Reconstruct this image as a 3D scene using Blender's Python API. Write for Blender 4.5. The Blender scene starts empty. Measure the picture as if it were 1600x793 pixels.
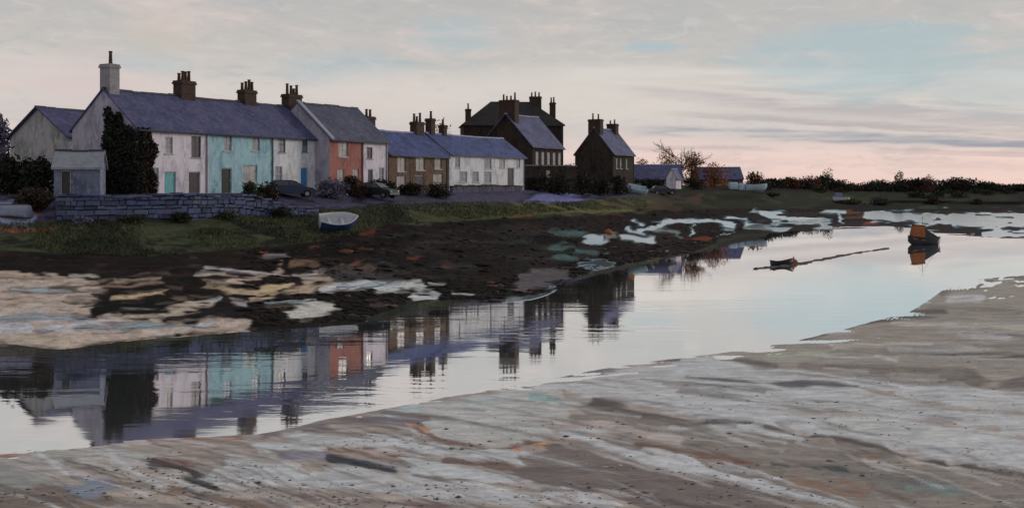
import bpy, math, random
import numpy as np
from mathutils import Vector, Matrix
random.seed(11)
RNG = np.random.default_rng(5)
C = bpy.context.scene.collection
scene = bpy.context.scene

# ------------------------------------------------------------------ camera, light, exposure
F, CX, HY, CZ = 1716.0, 800.0, 288.0, 6.9      # focal length in photo pixels, centre column, horizon row, eye height over the water
cam_d = bpy.data.cameras.new('camera'); cam = bpy.data.objects.new('camera', cam_d); C.objects.link(cam)
cam.location = (0, 0, CZ); cam.rotation_euler = (math.radians(90), 0, 0)
cam_d.sensor_width = 36; cam_d.lens = F/1600*36; cam_d.shift_y = -(396.5-HY)/1600
cam_d.clip_end = 9000; scene.camera = cam
scene.view_settings.view_transform = 'Standard'; scene.view_settings.look = 'None'
scene.view_settings.exposure = 0.0; scene.view_settings.gamma = 1

SUN_AZ, SUN_EL = math.radians(64), math.radians(14)      # low evening sun off to the right
sl = bpy.data.lights.new('sun', 'SUN'); sl.energy = 1.0; sl.angle = math.radians(14); sl.color = (1, .88, .78)
so = bpy.data.objects.new('sun', sl); C.objects.link(so)
sd = Vector((math.sin(SUN_AZ)*math.cos(SUN_EL), math.cos(SUN_AZ)*math.cos(SUN_EL), math.sin(SUN_EL)))
so.rotation_euler = sd.to_track_quat('Z', 'Y').to_euler()

def lin(c):
    return tuple(((v/255)/12.92 if v/255 <= .04045 else ((v/255+.055)/1.055)**2.4) for v in c)

class NT:
    """small helper to write node trees"""
    def __init__(s, nt): s.nt = nt; s.N = nt.nodes; s.L = nt.links
    def n(s, t, **k):
        o = s.N.new(t)
        for a, v in k.items(): setattr(o, a, v)
        return o
    def link(s, a, b): s.L.new(a, b)
    def put(s, sock, v):
        if hasattr(v, 'is_output') or isinstance(v, bpy.types.NodeSocket): s.L.new(v, sock)
        else: sock.default_value = v
    def m(s, op, a, b=None, c=None, clamp=False):
        o = s.n('ShaderNodeMath', operation=op, use_clamp=clamp); s.put(o.inputs[0], a)
        if b is not None: s.put(o.inputs[1], b)
        if c is not None: s.put(o.inputs[2], c)
        return o.outputs[0]
    def mr(s, v, a, b, c=0.0, d=1.0, smooth=True):
        o = s.n('ShaderNodeMapRange'); o.interpolation_type = 'SMOOTHSTEP' if smooth else 'LINEAR'
        s.put(o.inputs[0], v)
        for i, q in enumerate((a, b, c, d)): s.put(o.inputs[i+1], q)
        return o.outputs[0]
    def mix(s, f, a, b, blend='MIX'):
        o = s.n('ShaderNodeMix', data_type='RGBA', blend_type=blend); s.put(o.inputs[0], f)
        s.put(o.inputs[6], a if not isinstance(a, tuple) else (*a[:3], 1)); s.put(o.inputs[7], b if not isinstance(b, tuple) else (*b[:3], 1))
        return o.outputs[2]
    def xyz(s, x, y, z):
        o = s.n('ShaderNodeCombineXYZ')
        for i, q in enumerate((x, y, z)): s.put(o.inputs[i], q)
        return o.outputs[0]
    def noise(s, vec, scale, detail=4, rough=.55, dist=0.0, out=0):
        o = s.n('ShaderNodeTexNoise'); s.put(o.inputs['Vector'], vec)
        o.inputs['Scale'].default_value = scale; o.inputs['Detail'].default_value = detail
        o.inputs['Roughness'].default_value = rough; o.inputs['Distortion'].default_value = dist
        return o.outputs[out]
    def mapping(s, vec, scale=(1, 1, 1), rot=(0, 0, 0), loc=(0, 0, 0)):
        o = s.n('ShaderNodeMapping'); s.put(o.inputs[0], vec)
        o.inputs['Scale'].default_value = scale; o.inputs['Rotation'].default_value = rot; o.inputs['Location'].default_value = loc
        return o.outputs[0]
    def ramp(s, v, stops, interp='LINEAR'):
        o = s.n('ShaderNodeValToRGB'); s.put(o.inputs[0], v); r = o.color_ramp; r.interpolation = interp
        while len(r.elements) > 1: r.elements.remove(r.elements[-1])
        r.elements[0].position = stops[0][0]; r.elements[0].color = (*stops[0][1], 1)
        for p, c in stops[1:]:
            e = r.elements.new(p); e.color = (*c, 1)
        return o.outputs[0]

# ---- world: Nishita dusk sky seen through a sheet of layered evening cloud
W = bpy.data.worlds.new('World'); scene.world = W; W.use_nodes = True
w = NT(W.node_tree); w.N.clear()
sky = w.n('ShaderNodeTexSky', sky_type='NISHITA'); sky.sun_disc = False
sky.sun_elevation = SUN_EL; sky.sun_rotation = SUN_AZ
tc = w.n('ShaderNodeTexCoord'); sx = w.n('ShaderNodeSeparateXYZ'); w.link(tc.outputs['Generated'], sx.inputs[0])
dx, dy, dz = sx.outputs
az = w.m('ARCTAN2', dx, dy); el = w.m('ARCSINE', dz)
def sky_noise(ax, ex, scale, detail=5, z=0.0, rough=.55, dist=0.0): return w.noise(w.xyz(w.m('MULTIPLY', az, ax), w.m('MULTIPLY', el, ex), z), scale, detail, rough, dist)
nb = sky_noise(2.2, 9, 1.0, 4, 3.1); nf = sky_noise(9, 40, 1.0, 6, 7.7, .62, .6); ns = sky_noise(5, 70, 1.0, 5, 1.3, .6)
slope = w.m('MULTIPLY', az, .026)
elw = w.m('ADD', w.m('ADD', el, slope), w.m('ADD', w.m('MULTIPLY_ADD', nb, .05, -.025), w.m('MULTIPLY_ADD', ns, .016, -.008)))
S = lambda r, g, b: lin((r, g, b))
def EL(py): return (HY-py)/F
ev = w.m('DIVIDE', elw, .5)
cloud = w.ramp(ev, [(0, S(245, 213, 203)), (EL(238)/.5, S(240, 213, 206)), (EL(205)/.5, S(213, 203, 200)), (EL(150)/.5, S(217, 209, 204)),
                    (EL(95)/.5, S(201, 196, 192)), (EL(10)/.5, S(193, 190, 187)), (.6, S(176, 178, 179)), (1, S(152, 157, 163))])
# warm / cool drifts inside the cloud sheet
cloud = w.mix(w.m('MULTIPLY', w.mr(nf, .5, .72), .5), cloud, S(230, 208, 202))
cloud = w.mix(w.m('MULTIPLY', w.mr(nf, .5, .30), .45), cloud, S(176, 180, 182))
cloud = w.mix(w.m('MULTIPLY', w.m('MULTIPLY', w.mr(az, -.05, -.42), w.mr(el, .075, .02)), .5), cloud, S(206, 201, 204))
nk = w.noise(w.mapping(w.xyz(w.m('MULTIPLY', az, 26), w.m('MULTIPLY', el, 90), 5.5), (1, 1, 1), (0, 0, .35)), 1.0, 4, .65, 1.2)
cloud = w.mix(w.m('MULTIPLY', w.mr(nk, .52, .70), .30), cloud, S(222, 216, 210))
cloud = w.mix(w.m('MULTIPLY', w.mr(nk, .48, .32), .28), cloud, S(178, 180, 184))
def band(py0, az0, tilt, wid, a0, a1, col, amt):
    c = w.m('MULTIPLY_ADD', w.m('SUBTRACT', az, az0), tilt, EL(py0))
    d = w.m('ABSOLUTE', w.m('SUBTRACT', w.m('ADD', el, w.m('MULTIPLY_ADD', nf, .012, -.006)), c))
    mk = w.m('MULTIPLY', w.mr(d, wid, wid*.35), w.m('MULTIPLY', w.mr(az, a0, a0+.06), w.mr(az, a1, a1-.1)))
    mk = w.m('MULTIPLY', mk, w.m('MULTIPLY', w.mr(ns, .36, .58), amt))
    global cloud
    cloud = w.mix(mk, cloud, col)
AZ = lambda px: math.atan((px-CX)/F)
band(163, AZ(1200), -.098, .0085, AZ(930), 1.3, S(168, 160, 172), .8)
band(215, AZ(1250), -.045, .0065, AZ(960), 1.5, S(152, 158, 172), 1.0)
band(252, AZ(1250), -.03, .006, AZ(1000), 1.5, S(214, 188, 188), .6)
band(196, AZ(1300), -.07, .004, AZ(990), 1.4, S(176, 168, 172), .8)
band(140, AZ(1150), -.10, .003, AZ(900), .6, S(188, 178, 176), .7)
band(232, AZ(1100), -.03, .003, AZ(960), 1.4, S(196, 172, 176), .6)
band(182, AZ(1300), -.06, .012, AZ(1050), 1.4, S(196, 190, 190), .6)
band(118, AZ(1000), -.04, .012, AZ(820), .6, S(224, 218, 212), .7)
band(128, AZ(-100), .02, .022, -1.4, AZ(330), S(222, 200, 196), .6)
def blob(px, py, rx, ry, col, amt, z):
    a = w.m('DIVIDE', w.m('SUBTRACT', az, AZ(px)), rx/F); b = w.m('DIVIDE', w.m('SUBTRACT', el, EL(py)), ry/F)
    r = w.m('ADD', w.m('MULTIPLY', a, a), w.m('MULTIPLY', b, b))
    r = w.m('ADD', r, w.m('MULTIPLY_ADD', nf, 2.4, -1.2))
    return w.m('MULTIPLY', w.mr(r, 1.3, .1), amt)
gaps = [(1350, 105, 210, 60, .75), (1020, 77, 60, 10, .7), (710, 60, 90, 40, .5), (540, 110, 110, 34, .4), (240, 105, 60, 30, .35), (1560, 140, 120, 60, .4), (2300, 60, 300, 60, .6), (-900, 80, 300, 60, .5)]
gm = 0.0
for i, g in enumerate(gaps): gm = w.m('MAXIMUM', gm, blob(*g[:4], None, g[4], i)) if i else blob(*g[:4], None, g[4], i)
cloud = w.mix(w.m('MULTIPLY', gm, .8), cloud, S(166, 193, 202))
for args in [(920, 150, 300, 50, S(222, 213, 206), .6), (600, 150, 120, 40, S(224, 212, 206), .6), (140, 150, 90, 30, S(218, 202, 200), .6), (250, 60, 60, 50, S(208, 196, 184), .5)]:
    cloud = w.mix(blob(*args[:4], None, args[5], 0), cloud, args[4])
cloud = w.mix(w.mr(el, -.012, -.03), cloud, S(92, 88, 84))
cl10 = w.mix(1.0, cloud, (10*.985,)*3, 'MULTIPLY')
lp = w.mix(.93, sky.outputs[0], cl10)
bg = w.n('ShaderNodeBackground'); w.link(lp, bg.inputs[0]); bg.inputs[1].default_value = .1
wo = w.n('ShaderNodeOutputWorld'); w.link(bg.outputs[0], wo.inputs[0])

# ------------------------------------------------------------------ noise in numpy (for relief and ragged edges)
def vnoise(x, y, seed=0):
    xi = np.floor(x).astype(np.int64); yi = np.floor(y).astype(np.int64); fx = x-xi; fy = y-yi
    fx = fx*fx*(3-2*fx); fy = fy*fy*(3-2*fy)
    def h(a, b):
        n = (a*374761393 + b*668265263 + seed*974634777) & 0xffffffff
        n = ((n ^ (n >> 13))*1274126177) & 0xffffffff
        return ((n ^ (n >> 16)) & 0xffff)/65535.0
    return (h(xi, yi)*(1-fx)+h(xi+1, yi)*fx)*(1-fy)+(h(xi, yi+1)*(1-fx)+h(xi+1, yi+1)*fx)*fy
def fbm(x, y, o=4, seed=0, g=.55):
    a, t, s = 1.0, 0.0, 0.0
    for i in range(o):
        s = s+a*vnoise(x*2**i+i*17.3, y*2**i+i*9.1, seed+i); t += a; a *= g
    return s/t-.5
def sstep(a, b, x):
    t = np.clip((x-a)/(b-a), 0, 1); return t*t*(3-2*t)

# ------------------------------------------------------------------ materials
MATS = {}
def base_mat(name):
    m = bpy.data.materials.new(name); m.use_nodes = True; t = NT(m.node_tree); t.N.clear()
    p = t.n('ShaderNodeBsdfPrincipled'); o = t.n('ShaderNodeOutputMaterial'); t.link(p.outputs[0], o.inputs[0])
    MATS[name] = m; return m, t, p
def mat(name, c, c2=None, c3=None, rough=.8, scale=1.5, stretch=(1, 1, 1), bump=.25, bscale=14, spec=.3, amt=.7, metal=0.0):
    """weathered surface: three tones of the thing's own colour broken by noise, fine relief"""
    if name in MATS: return MATS[name]
    m, t, p = base_mat(name)
    g = t.n('ShaderNodeNewGeometry').outputs['Position']; v = t.mapping(g, stretch)
    c2 = c2 or tuple(x*.7 for x in c); c3 = c3 or tuple(min(1, x*1.25) for x in c)
    n1 = t.noise(v, scale, 6, .62, .5); n2 = t.noise(v, scale*4.3, 5, .6, .3)
    col = t.mix(t.m('MULTIPLY', t.mr(n1, .42, .66), amt), c, c2)
    col = t.mix(t.m('MULTIPLY', t.mr(n2, .5, .72), amt), col, c3)
    t.link(col, p.inputs['Base Color'])
    p.inputs['Roughness'].default_value = rough; p.inputs['Specular IOR Level'].default_value = spec; p.inputs['Metallic'].default_value = metal
    if bump:
        b = t.n('ShaderNodeBump'); b.inputs['Strength'].default_value = bump; b.inputs['Distance'].default_value = .06
        t.link(t.noise(v, bscale, 5, .65, .4), b.inputs['Height']); t.link(b.outputs[0], p.inputs['Normal'])
    return m
def slate(name, c, c2, c3):
    m, t, p = base_mat(name)
    oc = t.n('ShaderNodeTexCoord').outputs['Object']; s = t.n('ShaderNodeSeparateXYZ'); t.link(oc, s.inputs[0])
    v = t.xyz(s.outputs[0], t.m('MULTIPLY', s.outputs[2], 1.35), 0.0)
    br = t.n('ShaderNodeTexBrick'); t.link(v, br.inputs['Vector']); br.inputs['Scale'].default_value = 1.0
    br.inputs['Brick Width'].default_value = .34; br.inputs['Row Height'].default_value = .27; br.inputs['Mortar Size'].default_value = .016
    br.inputs['Color1'].default_value = (.25, .25, .25, 1); br.inputs['Color2'].default_value = (.9, .9, .9, 1); br.inputs['Mortar'].default_value = (0, 0, 0, 1)
    g = t.n('ShaderNodeNewGeometry').outputs['Position']
    n1 = t.noise(t.mapping(g, (1, 1, 1.6)), .55, 6, .6, .8); n2 = t.noise(g, 2.6, 5, .62, .5)
    col = t.mix(t.mr(n1, .4, .62), c, c2); col = t.mix(t.m('MULTIPLY', t.mr(n2, .52, .7), .7), col, c3)
    col = t.mix(.5, col, t.mix(1.0, col, br.outputs['Color'], 'MULTIPLY'))
    col = t.mix(.35, col, t.mix(1.0, col, (1.5, 1.5, 1.5), 'MULTIPLY'))
    t.link(col, p.inputs['Base Color']); p.inputs['Roughness'].default_value = .62; p.inputs['Specular IOR Level'].default_value = .3
    b = t.n('ShaderNodeBump'); b.inputs['Strength'].default_value = .5; b.inputs['Distance'].default_value = .04
    t.link(t.m('ADD', br.outputs['Color'], t.m('MULTIPLY', n2, .6)), b.inputs['Height']); t.link(b.outputs[0], p.inputs['Normal'])
    return m
render = lambda n, c, c2, c3: mat(n, c, tuple(x*.86 for x in c2), c3, .85, 1.05, (1, 1, .45), .5, 9, .2, 1.0)
WHITE = render('lime_wash', (.76, .71, .79), (.54, .50, .60), (.84, .80, .83))
WHITE2 = render('lime_wash_cool', (.74, .75, .78), (.54, .56, .62), (.84, .83, .80))
LAV = render('lavender_render', (.42, .40, .49), (.30, .28, .36), (.54, .52, .60))
TURQ = render('turquoise_render', (.36, .57, .64), (.24, .41, .52), (.50, .70, .74))
PINK = render('terracotta_render', (.39, .165, .14), (.29, .12, .11), (.47, .225, .19))
BROWN = render('brown_stone', (.16, .105, .075), (.09, .06, .045), (.24, .17, .12))
DARK = render('dark_stone', (.040, .029, .024), (.022, .016, .014), (.075, .052, .036))
DARK2 = render('dark_rubble', (.044, .034, .028), (.022, .017, .015), (.078, .058, .042))
BLUEW = render('blue_grey_render', (.20, .22, .32), (.12, .14, .22), (.30, .33, .42))
TEALW = render('teal_grey_render', (.14, .18, .20), (.07, .08, .09), (.26, .32, .33))
SL1 = slate('slate_blue', (.10, .10, .21), (.065, .07, .165), (.165, .15, .24))
SL2 = slate('slate_grey', (.105, .11, .165), (.075, .08, .13), (.17, .18, .24))
SL3 = slate('slate_deep_blue', (.085, .11, .29), (.055, .07, .17), (.16, .19, .38))
SL4 = slate('slate_black', (.038, .030, .028), (.024, .020, .020), (.06, .046, .04))
SL5 = slate('slate_violet', (.13, .135, .27), (.09, .09, .17), (.21, .21, .34))
CHIM = mat('chimney_brick', (.055, .034, .026), (.025, .017, .015), (.14, .065, .035), bump=.5)
CHIMP = mat('chimney_render', (.30, .28, .31), (.17, .16, .17), (.40, .38, .40), bump=.5)
POT = mat('clay_pot', (.075, .038, .026), (.03, .02, .017), (.20, .085, .04))
FRAME = mat('window_paint', (.42, .42, .45), rough=.6)
FRAMED = mat('window_paint_dark', (.09, .085, .10), rough=.6)
GUT = mat('gutter_paint', (.05, .05, .065), rough=.5)
LEAD = mat('lead_flashing', (.33, .34, .42), (.24, .25, .33), (.44, .46, .52))
def glass(name, c, rough=.18):
    m, t, p = base_mat(name); g = t.n('ShaderNodeNewGeometry').outputs['Position']
    t.link(t.mix(t.mr(t.noise(g, 1.4, 3), .35, .65), c, tuple(x*.55 for x in c)), p.inputs['Base Color'])
    p.inputs['Roughness'].default_value = rough; p.inputs['Specular IOR Level'].default_value = .5; return m
GD = glass('glass_dark', (.07, .065, .085)); GL = glass('glass_net_curtain', (.36, .36, .37), .3); GB = glass('glass_blue_blind', (.20, .24, .32), .3)
DOORT = mat('door_turquoise', (.15, .45, .47), rough=.6); DOORB = mat('door_blue', (.04, .22, .52), rough=.5)
DOORD = mat('door_dark', (.07, .06, .065), rough=.6); DOORG = mat('door_dark_green', (.025, .035, .028), rough=.6)
METAL = mat('dull_metal', (.3, .29, .27), rough=.4, metal=.8)
BARK = mat('bark', (.035, .026, .02), bump=.5); BARKR = mat('bark_russet', (.13, .055, .025), (.07, .03, .018), (.26, .10, .035))
def leafm(n, c): return mat(n, c, tuple(x*.6 for x in c), tuple(x*1.5 for x in c), .7, 2.2, bump=0, spec=.2)
LF_D = [leafm('leaf_dark', (.018, .021, .016)), leafm('leaf_dark_green', (.026, .036, .018)), leafm('leaf_dark_brown', (.034, .026, .018))]
LF_IVY = [leafm('ivy_dark', (.013, .016, .014)), leafm('ivy_green', (.030, .040, .028)), leafm('ivy_brown', (.045, .026, .017))]
LF_O = [leafm('leaf_orange', (.55, .18, .04)), leafm('leaf_rust', (.28, .09, .03)), leafm('leaf_russet', (.09, .045, .025))]
LF_V = [leafm('leaf_violet', (.17, .16, .24)), leafm('leaf_mauve', (.24, .21, .28)), leafm('leaf_violet_dark', (.10, .09, .14))]
LF_G = [leafm('leaf_moss', (.05, .065, .03)), leafm('leaf_olive', (.07, .075, .04)), leafm('leaf_dark_moss', (.022, .026, .018))]  # last one is the darkest of three leaf tones mixed at random
TYRE = mat('tyre_rubber', (.015, .015, .016), rough=.9)
STONES = [mat('wall_stone_%s' % k, c, rough=.85, scale=2.5, bump=.6) for k, c in
          (('blue', (.085, .105, .21)), ('slate', (.07, .085, .165)), ('grey', (.095, .11, .195)), ('dark', (.06, .072, .125)), ('pale', (.13, .15, .235)))]
MORT = mat('wall_core', (.055, .063, .115))

def painted(name, rough=.75, spec=.25, relief=.5, st=(1, 1, 1), fine=3.0):
    """ground whose own colour, plus wet sheen on the pale sand, is stored on its vertices, broken up by grain and relief"""
    m, t, p = base_mat(name)
    a = t.n('ShaderNodeAttribute', attribute_name='soil').outputs['Color']
    g = t.n('ShaderNodeNewGeometry').outputs['Position']; v = t.mapping(g, st)
    n1 = t.noise(v, fine, 7, .68, .6); n2 = t.noise(v, fine*6, 4, .65)
    k = t.m('ADD', t.mr(n1, .3, .7, .74, 1.26), t.mr(n2, .3, .7, -.12, .12))
    t.link(t.mix(1.0, a, t.xyz(k, k, k), 'MULTIPLY'), p.inputs['Base Color'])
    p.inputs['Specular IOR Level'].default_value = spec
    p.inputs['Roughness'].default_value = rough
    b = t.n('ShaderNodeBump'); b.inputs['Strength'].default_value = relief; b.inputs['Distance'].default_value = .12
    t.link(t.m('ADD', n1, t.m('MULTIPLY', n2, .4)), b.inputs['Height']); t.link(b.outputs[0], p.inputs['Normal'])
    return m
def painted_wet(*a):
    m = painted(*a); t = NT(m.node_tree); p = next(n for n in t.N if n.type == 'BSDF_PRINCIPLED')
    wt = t.n('ShaderNodeAttribute', attribute_name='wet').outputs['Fac']     # standing water in the hollows
    wt = t.mr(wt, .35, .65)
    old = p.inputs['Base Color'].links[0].from_socket
    t.link(t.mix(wt, old, (.36, .49, .57)), p.inputs['Base Color']); t.link(t.m('MULTIPLY', wt, .9), p.inputs['Metallic']); t.link(t.mr(wt, 0, 1, a[1], .12), p.inputs['Roughness'])
    b = next(n for n in t.N if n.type == 'BUMP'); t.link(t.mr(wt, 0, 1, a[3], .04), b.inputs['Strength'])
    return m
M_BANK = painted_wet('bank_soil', .9, .06, .9, (.7, .6, 1), 2.2)
M_SAND = painted('estuary_sand', .60, .35, .8, (.5, 1.3, 1), 1.7)

def water_mat():
    m, t, p = base_mat('estuary_water')
    g = t.n('ShaderNodeNewGeometry').outputs['Position']
    p.inputs['Base Color'].default_value = (.95, .96, .96, 1); p.inputs['IOR'].default_value = 1.33; p.inputs['Metallic'].default_value = .965
    sp0 = t.n('ShaderNodeSeparateXYZ'); t.link(g, sp0.inputs[0])
    r = t.m('MULTIPLY', t.mr(t.noise(t.mapping(g, (.05, .22, 1)), 1, 4, .6), .42, .66, .018, .055), t.mr(sp0.outputs[1], 50, 100, 1.0, .5)); t.link(r, p.inputs['Roughness'])
    h1 = t.noise(t.mapping(g, (.30, 1.1, 1)), 1.0, 3, .5, .3); h2 = t.noise(t.mapping(g, (1.6, 4.5, 1)), 1.0, 2, .5)
    calm = t.mr(t.noise(t.mapping(g, (.04, .16, 1), (0, 0, .2)), 1, 3), .40, .62, .15, 1.0)
    b = t.n('ShaderNodeBump'); b.inputs['Distance'].default_value = .05; sp = t.n('ShaderNodeSeparateXYZ'); t.link(g, sp.inputs[0])
    shelter = t.mr(sp.outputs[1], 45, 105, .34, .03)      # the upper reach lies stiller than the open channel
    t.link(t.m('MULTIPLY', calm, shelter), b.inputs['Strength'])
    t.link(t.m('ADD', h1, t.m('MULTIPLY', h2, .12)), b.inputs['Height']); t.link(b.outputs[0], p.inputs['Normal'])
    return m
M_WATER = water_mat()

# ------------------------------------------------------------------ object helpers
def tag(o, label=None, cat=None, group=None, kind=None):
    if label: o['label'] = label
    if cat: o['category'] = cat
    if group: o['group'] = group
    if kind: o['kind'] = kind
    return o
def empty(name, loc, rz=0.0, label=None, cat=None, group=None):
    o = bpy.data.objects.new(name, None); C.objects.link(o); o.location = loc; o.rotation_euler = (0, 0, rz); o.empty_display_size = .3
    return tag(o, label, cat, group)
def link_mesh(name, me, parent=None):
    o = bpy.data.objects.new(name, me); C.objects.link(o)
    if parent: o.parent = parent
    return o
def copy_tree(o, parent=None):
    c = o.copy(); C.objects.link(c)
    if parent: c.parent = parent
    for ch in o.children: copy_tree(ch, c)
    return c
class MB:
    def __init__(s): s.v = []; s.f = []
    def add(s, vs, fs):
        b = len(s.v); s.v += [tuple(x) for x in vs]; s.f += [tuple(i+b for i in f) for f in fs]; return s
    def box(s, x0, y0, z0, x1, y1, z1, mtx=None):
        vs = [Vector(p) for p in ((x0, y0, z0), (x1, y0, z0), (x1, y1, z0), (x0, y1, z0), (x0, y0, z1), (x1, y0, z1), (x1, y1, z1), (x0, y1, z1))]
        if mtx is not None: vs = [mtx @ p for p in vs]
        return s.add(vs, [(0, 3, 2, 1), (4, 5, 6, 7), (0, 1, 5, 4), (1, 2, 6, 5), (2, 3, 7, 6), (3, 0, 4, 7)])
    def tube(s, a, b, r0, r1, n=6):
        a, b = Vector(a), Vector(b); d = (b-a).normalized()
        x = d.orthogonal().normalized(); y = d.cross(x)
        vs = [a+(x*math.cos(2*math.pi*i/n)+y*math.sin(2*math.pi*i/n))*r0 for i in range(n)] + [b+(x*math.cos(2*math.pi*i/n)+y*math.sin(2*math.pi*i/n))*r1 for i in range(n)]
        return s.add(vs, [(i, (i+1) % n, n+(i+1) % n, n+i) for i in range(n)]+[tuple(range(n-1, -1, -1)), tuple(range(n, 2*n))])
    def prism_x(s, prof, x0, x1):
        n = len(prof); vs = [(x0, y, z) for y, z in prof]+[(x1, y, z) for y, z in prof]
        return s.add(vs, [(i, (i+1) % n, n+(i+1) % n, n+i) for i in range(n)]+[tuple(range(n-1, -1, -1)), tuple(range(n, 2*n))])
    def mesh(s, name, mats, smooth=False):
        me = bpy.data.meshes.new(name); me.from_pydata(s.v, [], s.f)
        for m in (mats if isinstance(mats, (list, tuple)) else [mats]): me.materials.append(m)
        import bmesh
        bm = bmesh.new(); bm.from_mesh(me); bmesh.ops.recalc_face_normals(bm, faces=bm.faces); bm.to_mesh(me); bm.free()
        if smooth: me.shade_smooth()
        return me
    def build(s, name, m, parent=None, smooth=False): return link_mesh(name, s.mesh(name, m, smooth), parent)

def np_mesh(name, V, Fc, mats, midx=None, smooth=False):
    me = bpy.data.meshes.new(name); k = Fc.shape[1]
    me.vertices.add(len(V)); me.vertices.foreach_set('co', V.astype(np.float32).ravel())
    me.loops.add(Fc.size); me.loops.foreach_set('vertex_index', Fc.astype(np.int32).ravel())
    me.polygons.add(len(Fc)); me.polygons.foreach_set('loop_start', np.arange(0, Fc.size, k, dtype=np.int32))
    for m in (mats if isinstance(mats, (list, tuple)) else [mats]): me.materials.append(m)
    if midx is not None: me.polygons.foreach_set('material_index', midx.astype(np.int32))
    if smooth: me.polygons.foreach_set('use_smooth', np.ones(len(Fc), dtype=bool))
    me.update(); me.validate(); return me

# ------------------------------------------------------------------ the ground: far bank lofted between its real break lines
ROW = Vector((.48, .877)).normalized(); BACK = Vector((-ROW.y, ROW.x)); O0 = Vector((-28.4, 83.0)); GZ = 6.2
def front_a(px, s=0.0):
    o = O0-BACK*s; u = (px-CX)/F
    return (u*o.y-o.x)/(ROW.x-u*ROW.y)
def front_pt(px, s=0.0): return O0-BACK*s+ROW*front_a(px, s)
pxk = np.array([-700, -300, 0, 100, 200, 300, 400, 500, 600, 700, 800, 900, 1000, 1100, 1200, 1300, 1400, 1500, 1600, 1900, 2400], float)
def tab(d): d = sorted(d); return np.array([a for a, *_ in d], float), np.array([[*b] for _, *b in d], float)
tE = [(-700, 520), (0, 533), (100, 546), (160, 536), (230, 528), (300, 522), (400, 515), (500, 509), (575, 505), (610, 480), (650, 466), (700, 468), (780, 474), (850, 466), (885, 446), (900, 428), (1000, 409), (1060, 398), (1108, 390), (1122, 371), (1200, 365), (1300, 358), (1410, 353), (1470, 366), (1600, 374), (1800, 372), (2400, 372)]
tD = [(-700, 415, 62), (0, 420, 62), (100, 426, 62), (200, 445, 60), (300, 446, 61), (400, 446, 63), (500, 448, 65), (600, 448, 69), (700, 444, 73), (800, 436, 77.5), (900, 406, 97.5), (1000, 390, 113), (1100, 366, 148), (1200, 346, 198), (1300, 341, 216), (1400, 339, 223), (1600, 345, 200), (2400, 345, 200)]
tC = [(-700, 385, 66), (0, 388, 67), (100, 394, 68.5), (200, 400, 69.5), (300, 394, 72.5), (400, 388, 77), (500, 374, 83), (600, 352, 92), (700, 343, 102), (800, 335, 113), (900, 328, 128), (1000, 325, 152), (1100, 325, 182), (1200, 325, 228), (1300, 327, 262), (1400, 327, 280), (1600, 326, 284), (2400, 326, 284)]
tB = [(-700, 350, 71), (0, 350, 72), (100, 348, 74), (200, 346, 76), (300, 343, 79.5), (390, 336, 84), (500, 328, 91), (600, 320, 99.5), (700, 316, 109), (800, 316, 119), (900, 316, 136), (1000, 306, 165), (1100, 303, 200), (1200, 302, 250), (1300, 311, 340), (1400, 317, 370), (1600, 320, 355), (2400, 320, 355)]
tA = [(-700, 76), (0, 79.5), (100, 80.5), (200, 82)] + [(p, front_pt(p, 3).y) for p in (300, 400, 500, 600, 700, 800)] + [(900, 152), (1000, 185), (1100, 222), (1200, 300), (1300, 400), (1400, 435), (1600, 450), (2400, 450)]
tAz = [(-700, 6.15), (900, 6.18), (1000, 6.15), (1200, 6.0), (1300, 4.8), (1400, 3.9), (1600, 4.0), (2400, 4.0)]
def knots(px):
    px = np.asarray(px, float)
    def col(t, i=0): a, b = tab(t); return sum(np.interp(px+o, a, b[:, i]) for o in (-27, -18, -9, 0, 9, 18, 27))/7
    yE = CZ*F/(col(tE)-HY); out = []
    out.append((yE*.86-1, np.full_like(px, -.9)))
    out.append((yE, np.zeros_like(px)))
    for t in (tD, tC, tB):
        py, Y = col(t), col(t, 1); out.append((Y, CZ-(py-HY)*Y/F))
    yA, zA = col(tA), col(tAz); yB, zB = out[-1]
    wallm = sstep(60, 95, px)*(1-sstep(375, 400, px))
    zb2 = zB+(zA-zB)*.25; out.append((yB+.9, zb2*(1-wallm)+6.05*wallm))
    out.append((np.maximum(yA, yB+2.2), zA)); out.append((np.full_like(px, 560.0), zA-.1)); out.append((np.full_like(px, 3500.0), np.full_like(px, 4.5)))
    return out
def ground_z(x, y):
    px = CX+F*x/y; k = knots([px]); Y = np.array([a[0][0] for a in k]); Z = np.array([a[1][0] for a in k])
    return float(np.interp(y, Y, Z))
def at(px, Y, dz=0.0):
    x = (px-CX)/F*Y; return Vector((x, Y, ground_z(x, Y)+dz))
def at_z(px, py, z=0.0):
    Y = (CZ-z)*F/(py-HY); return Vector(((px-CX)/F*Y, Y, z))

def seg_dist(PX, PY, pts):
    best = np.full(PX.shape, 1e9)
    for (x0, y0), (x1, y1) in zip(pts[:-1], pts[1:]):
        dx, dy = x1-x0, y1-y0; L = dx*dx+dy*dy+1e-9
        t = np.clip(((PX-x0)*dx+(PY-y0)*dy)/L, 0, 1)
        best = np.minimum(best, np.hypot(PX-x0-t*dx, (PY-y0-t*dy)))
    return best
def in_poly(PX, PY, pts):
    ins = np.zeros(PX.shape, bool); n = len(pts)
    for i in range(n):
        (x0, y0), (x1, y1) = pts[i], pts[(i+1) % n]
        c = ((y0 > PY) != (y1 > PY)) & (PX < (x1-x0)*(PY-y0)/((y1-y0) or 1e-9)+x0)
        ins ^= c
    return ins
ILL = .47; GAIN = .0; SOFT = 2.6
def soil(c): return np.array([min(.8, v/ILL*(min(1, .45+.55*sum(c)/360)+GAIN*max(0, min(1, (sum(c)-360)/180)))) for v in lin(c)])
HGT = None; WET = None
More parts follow.
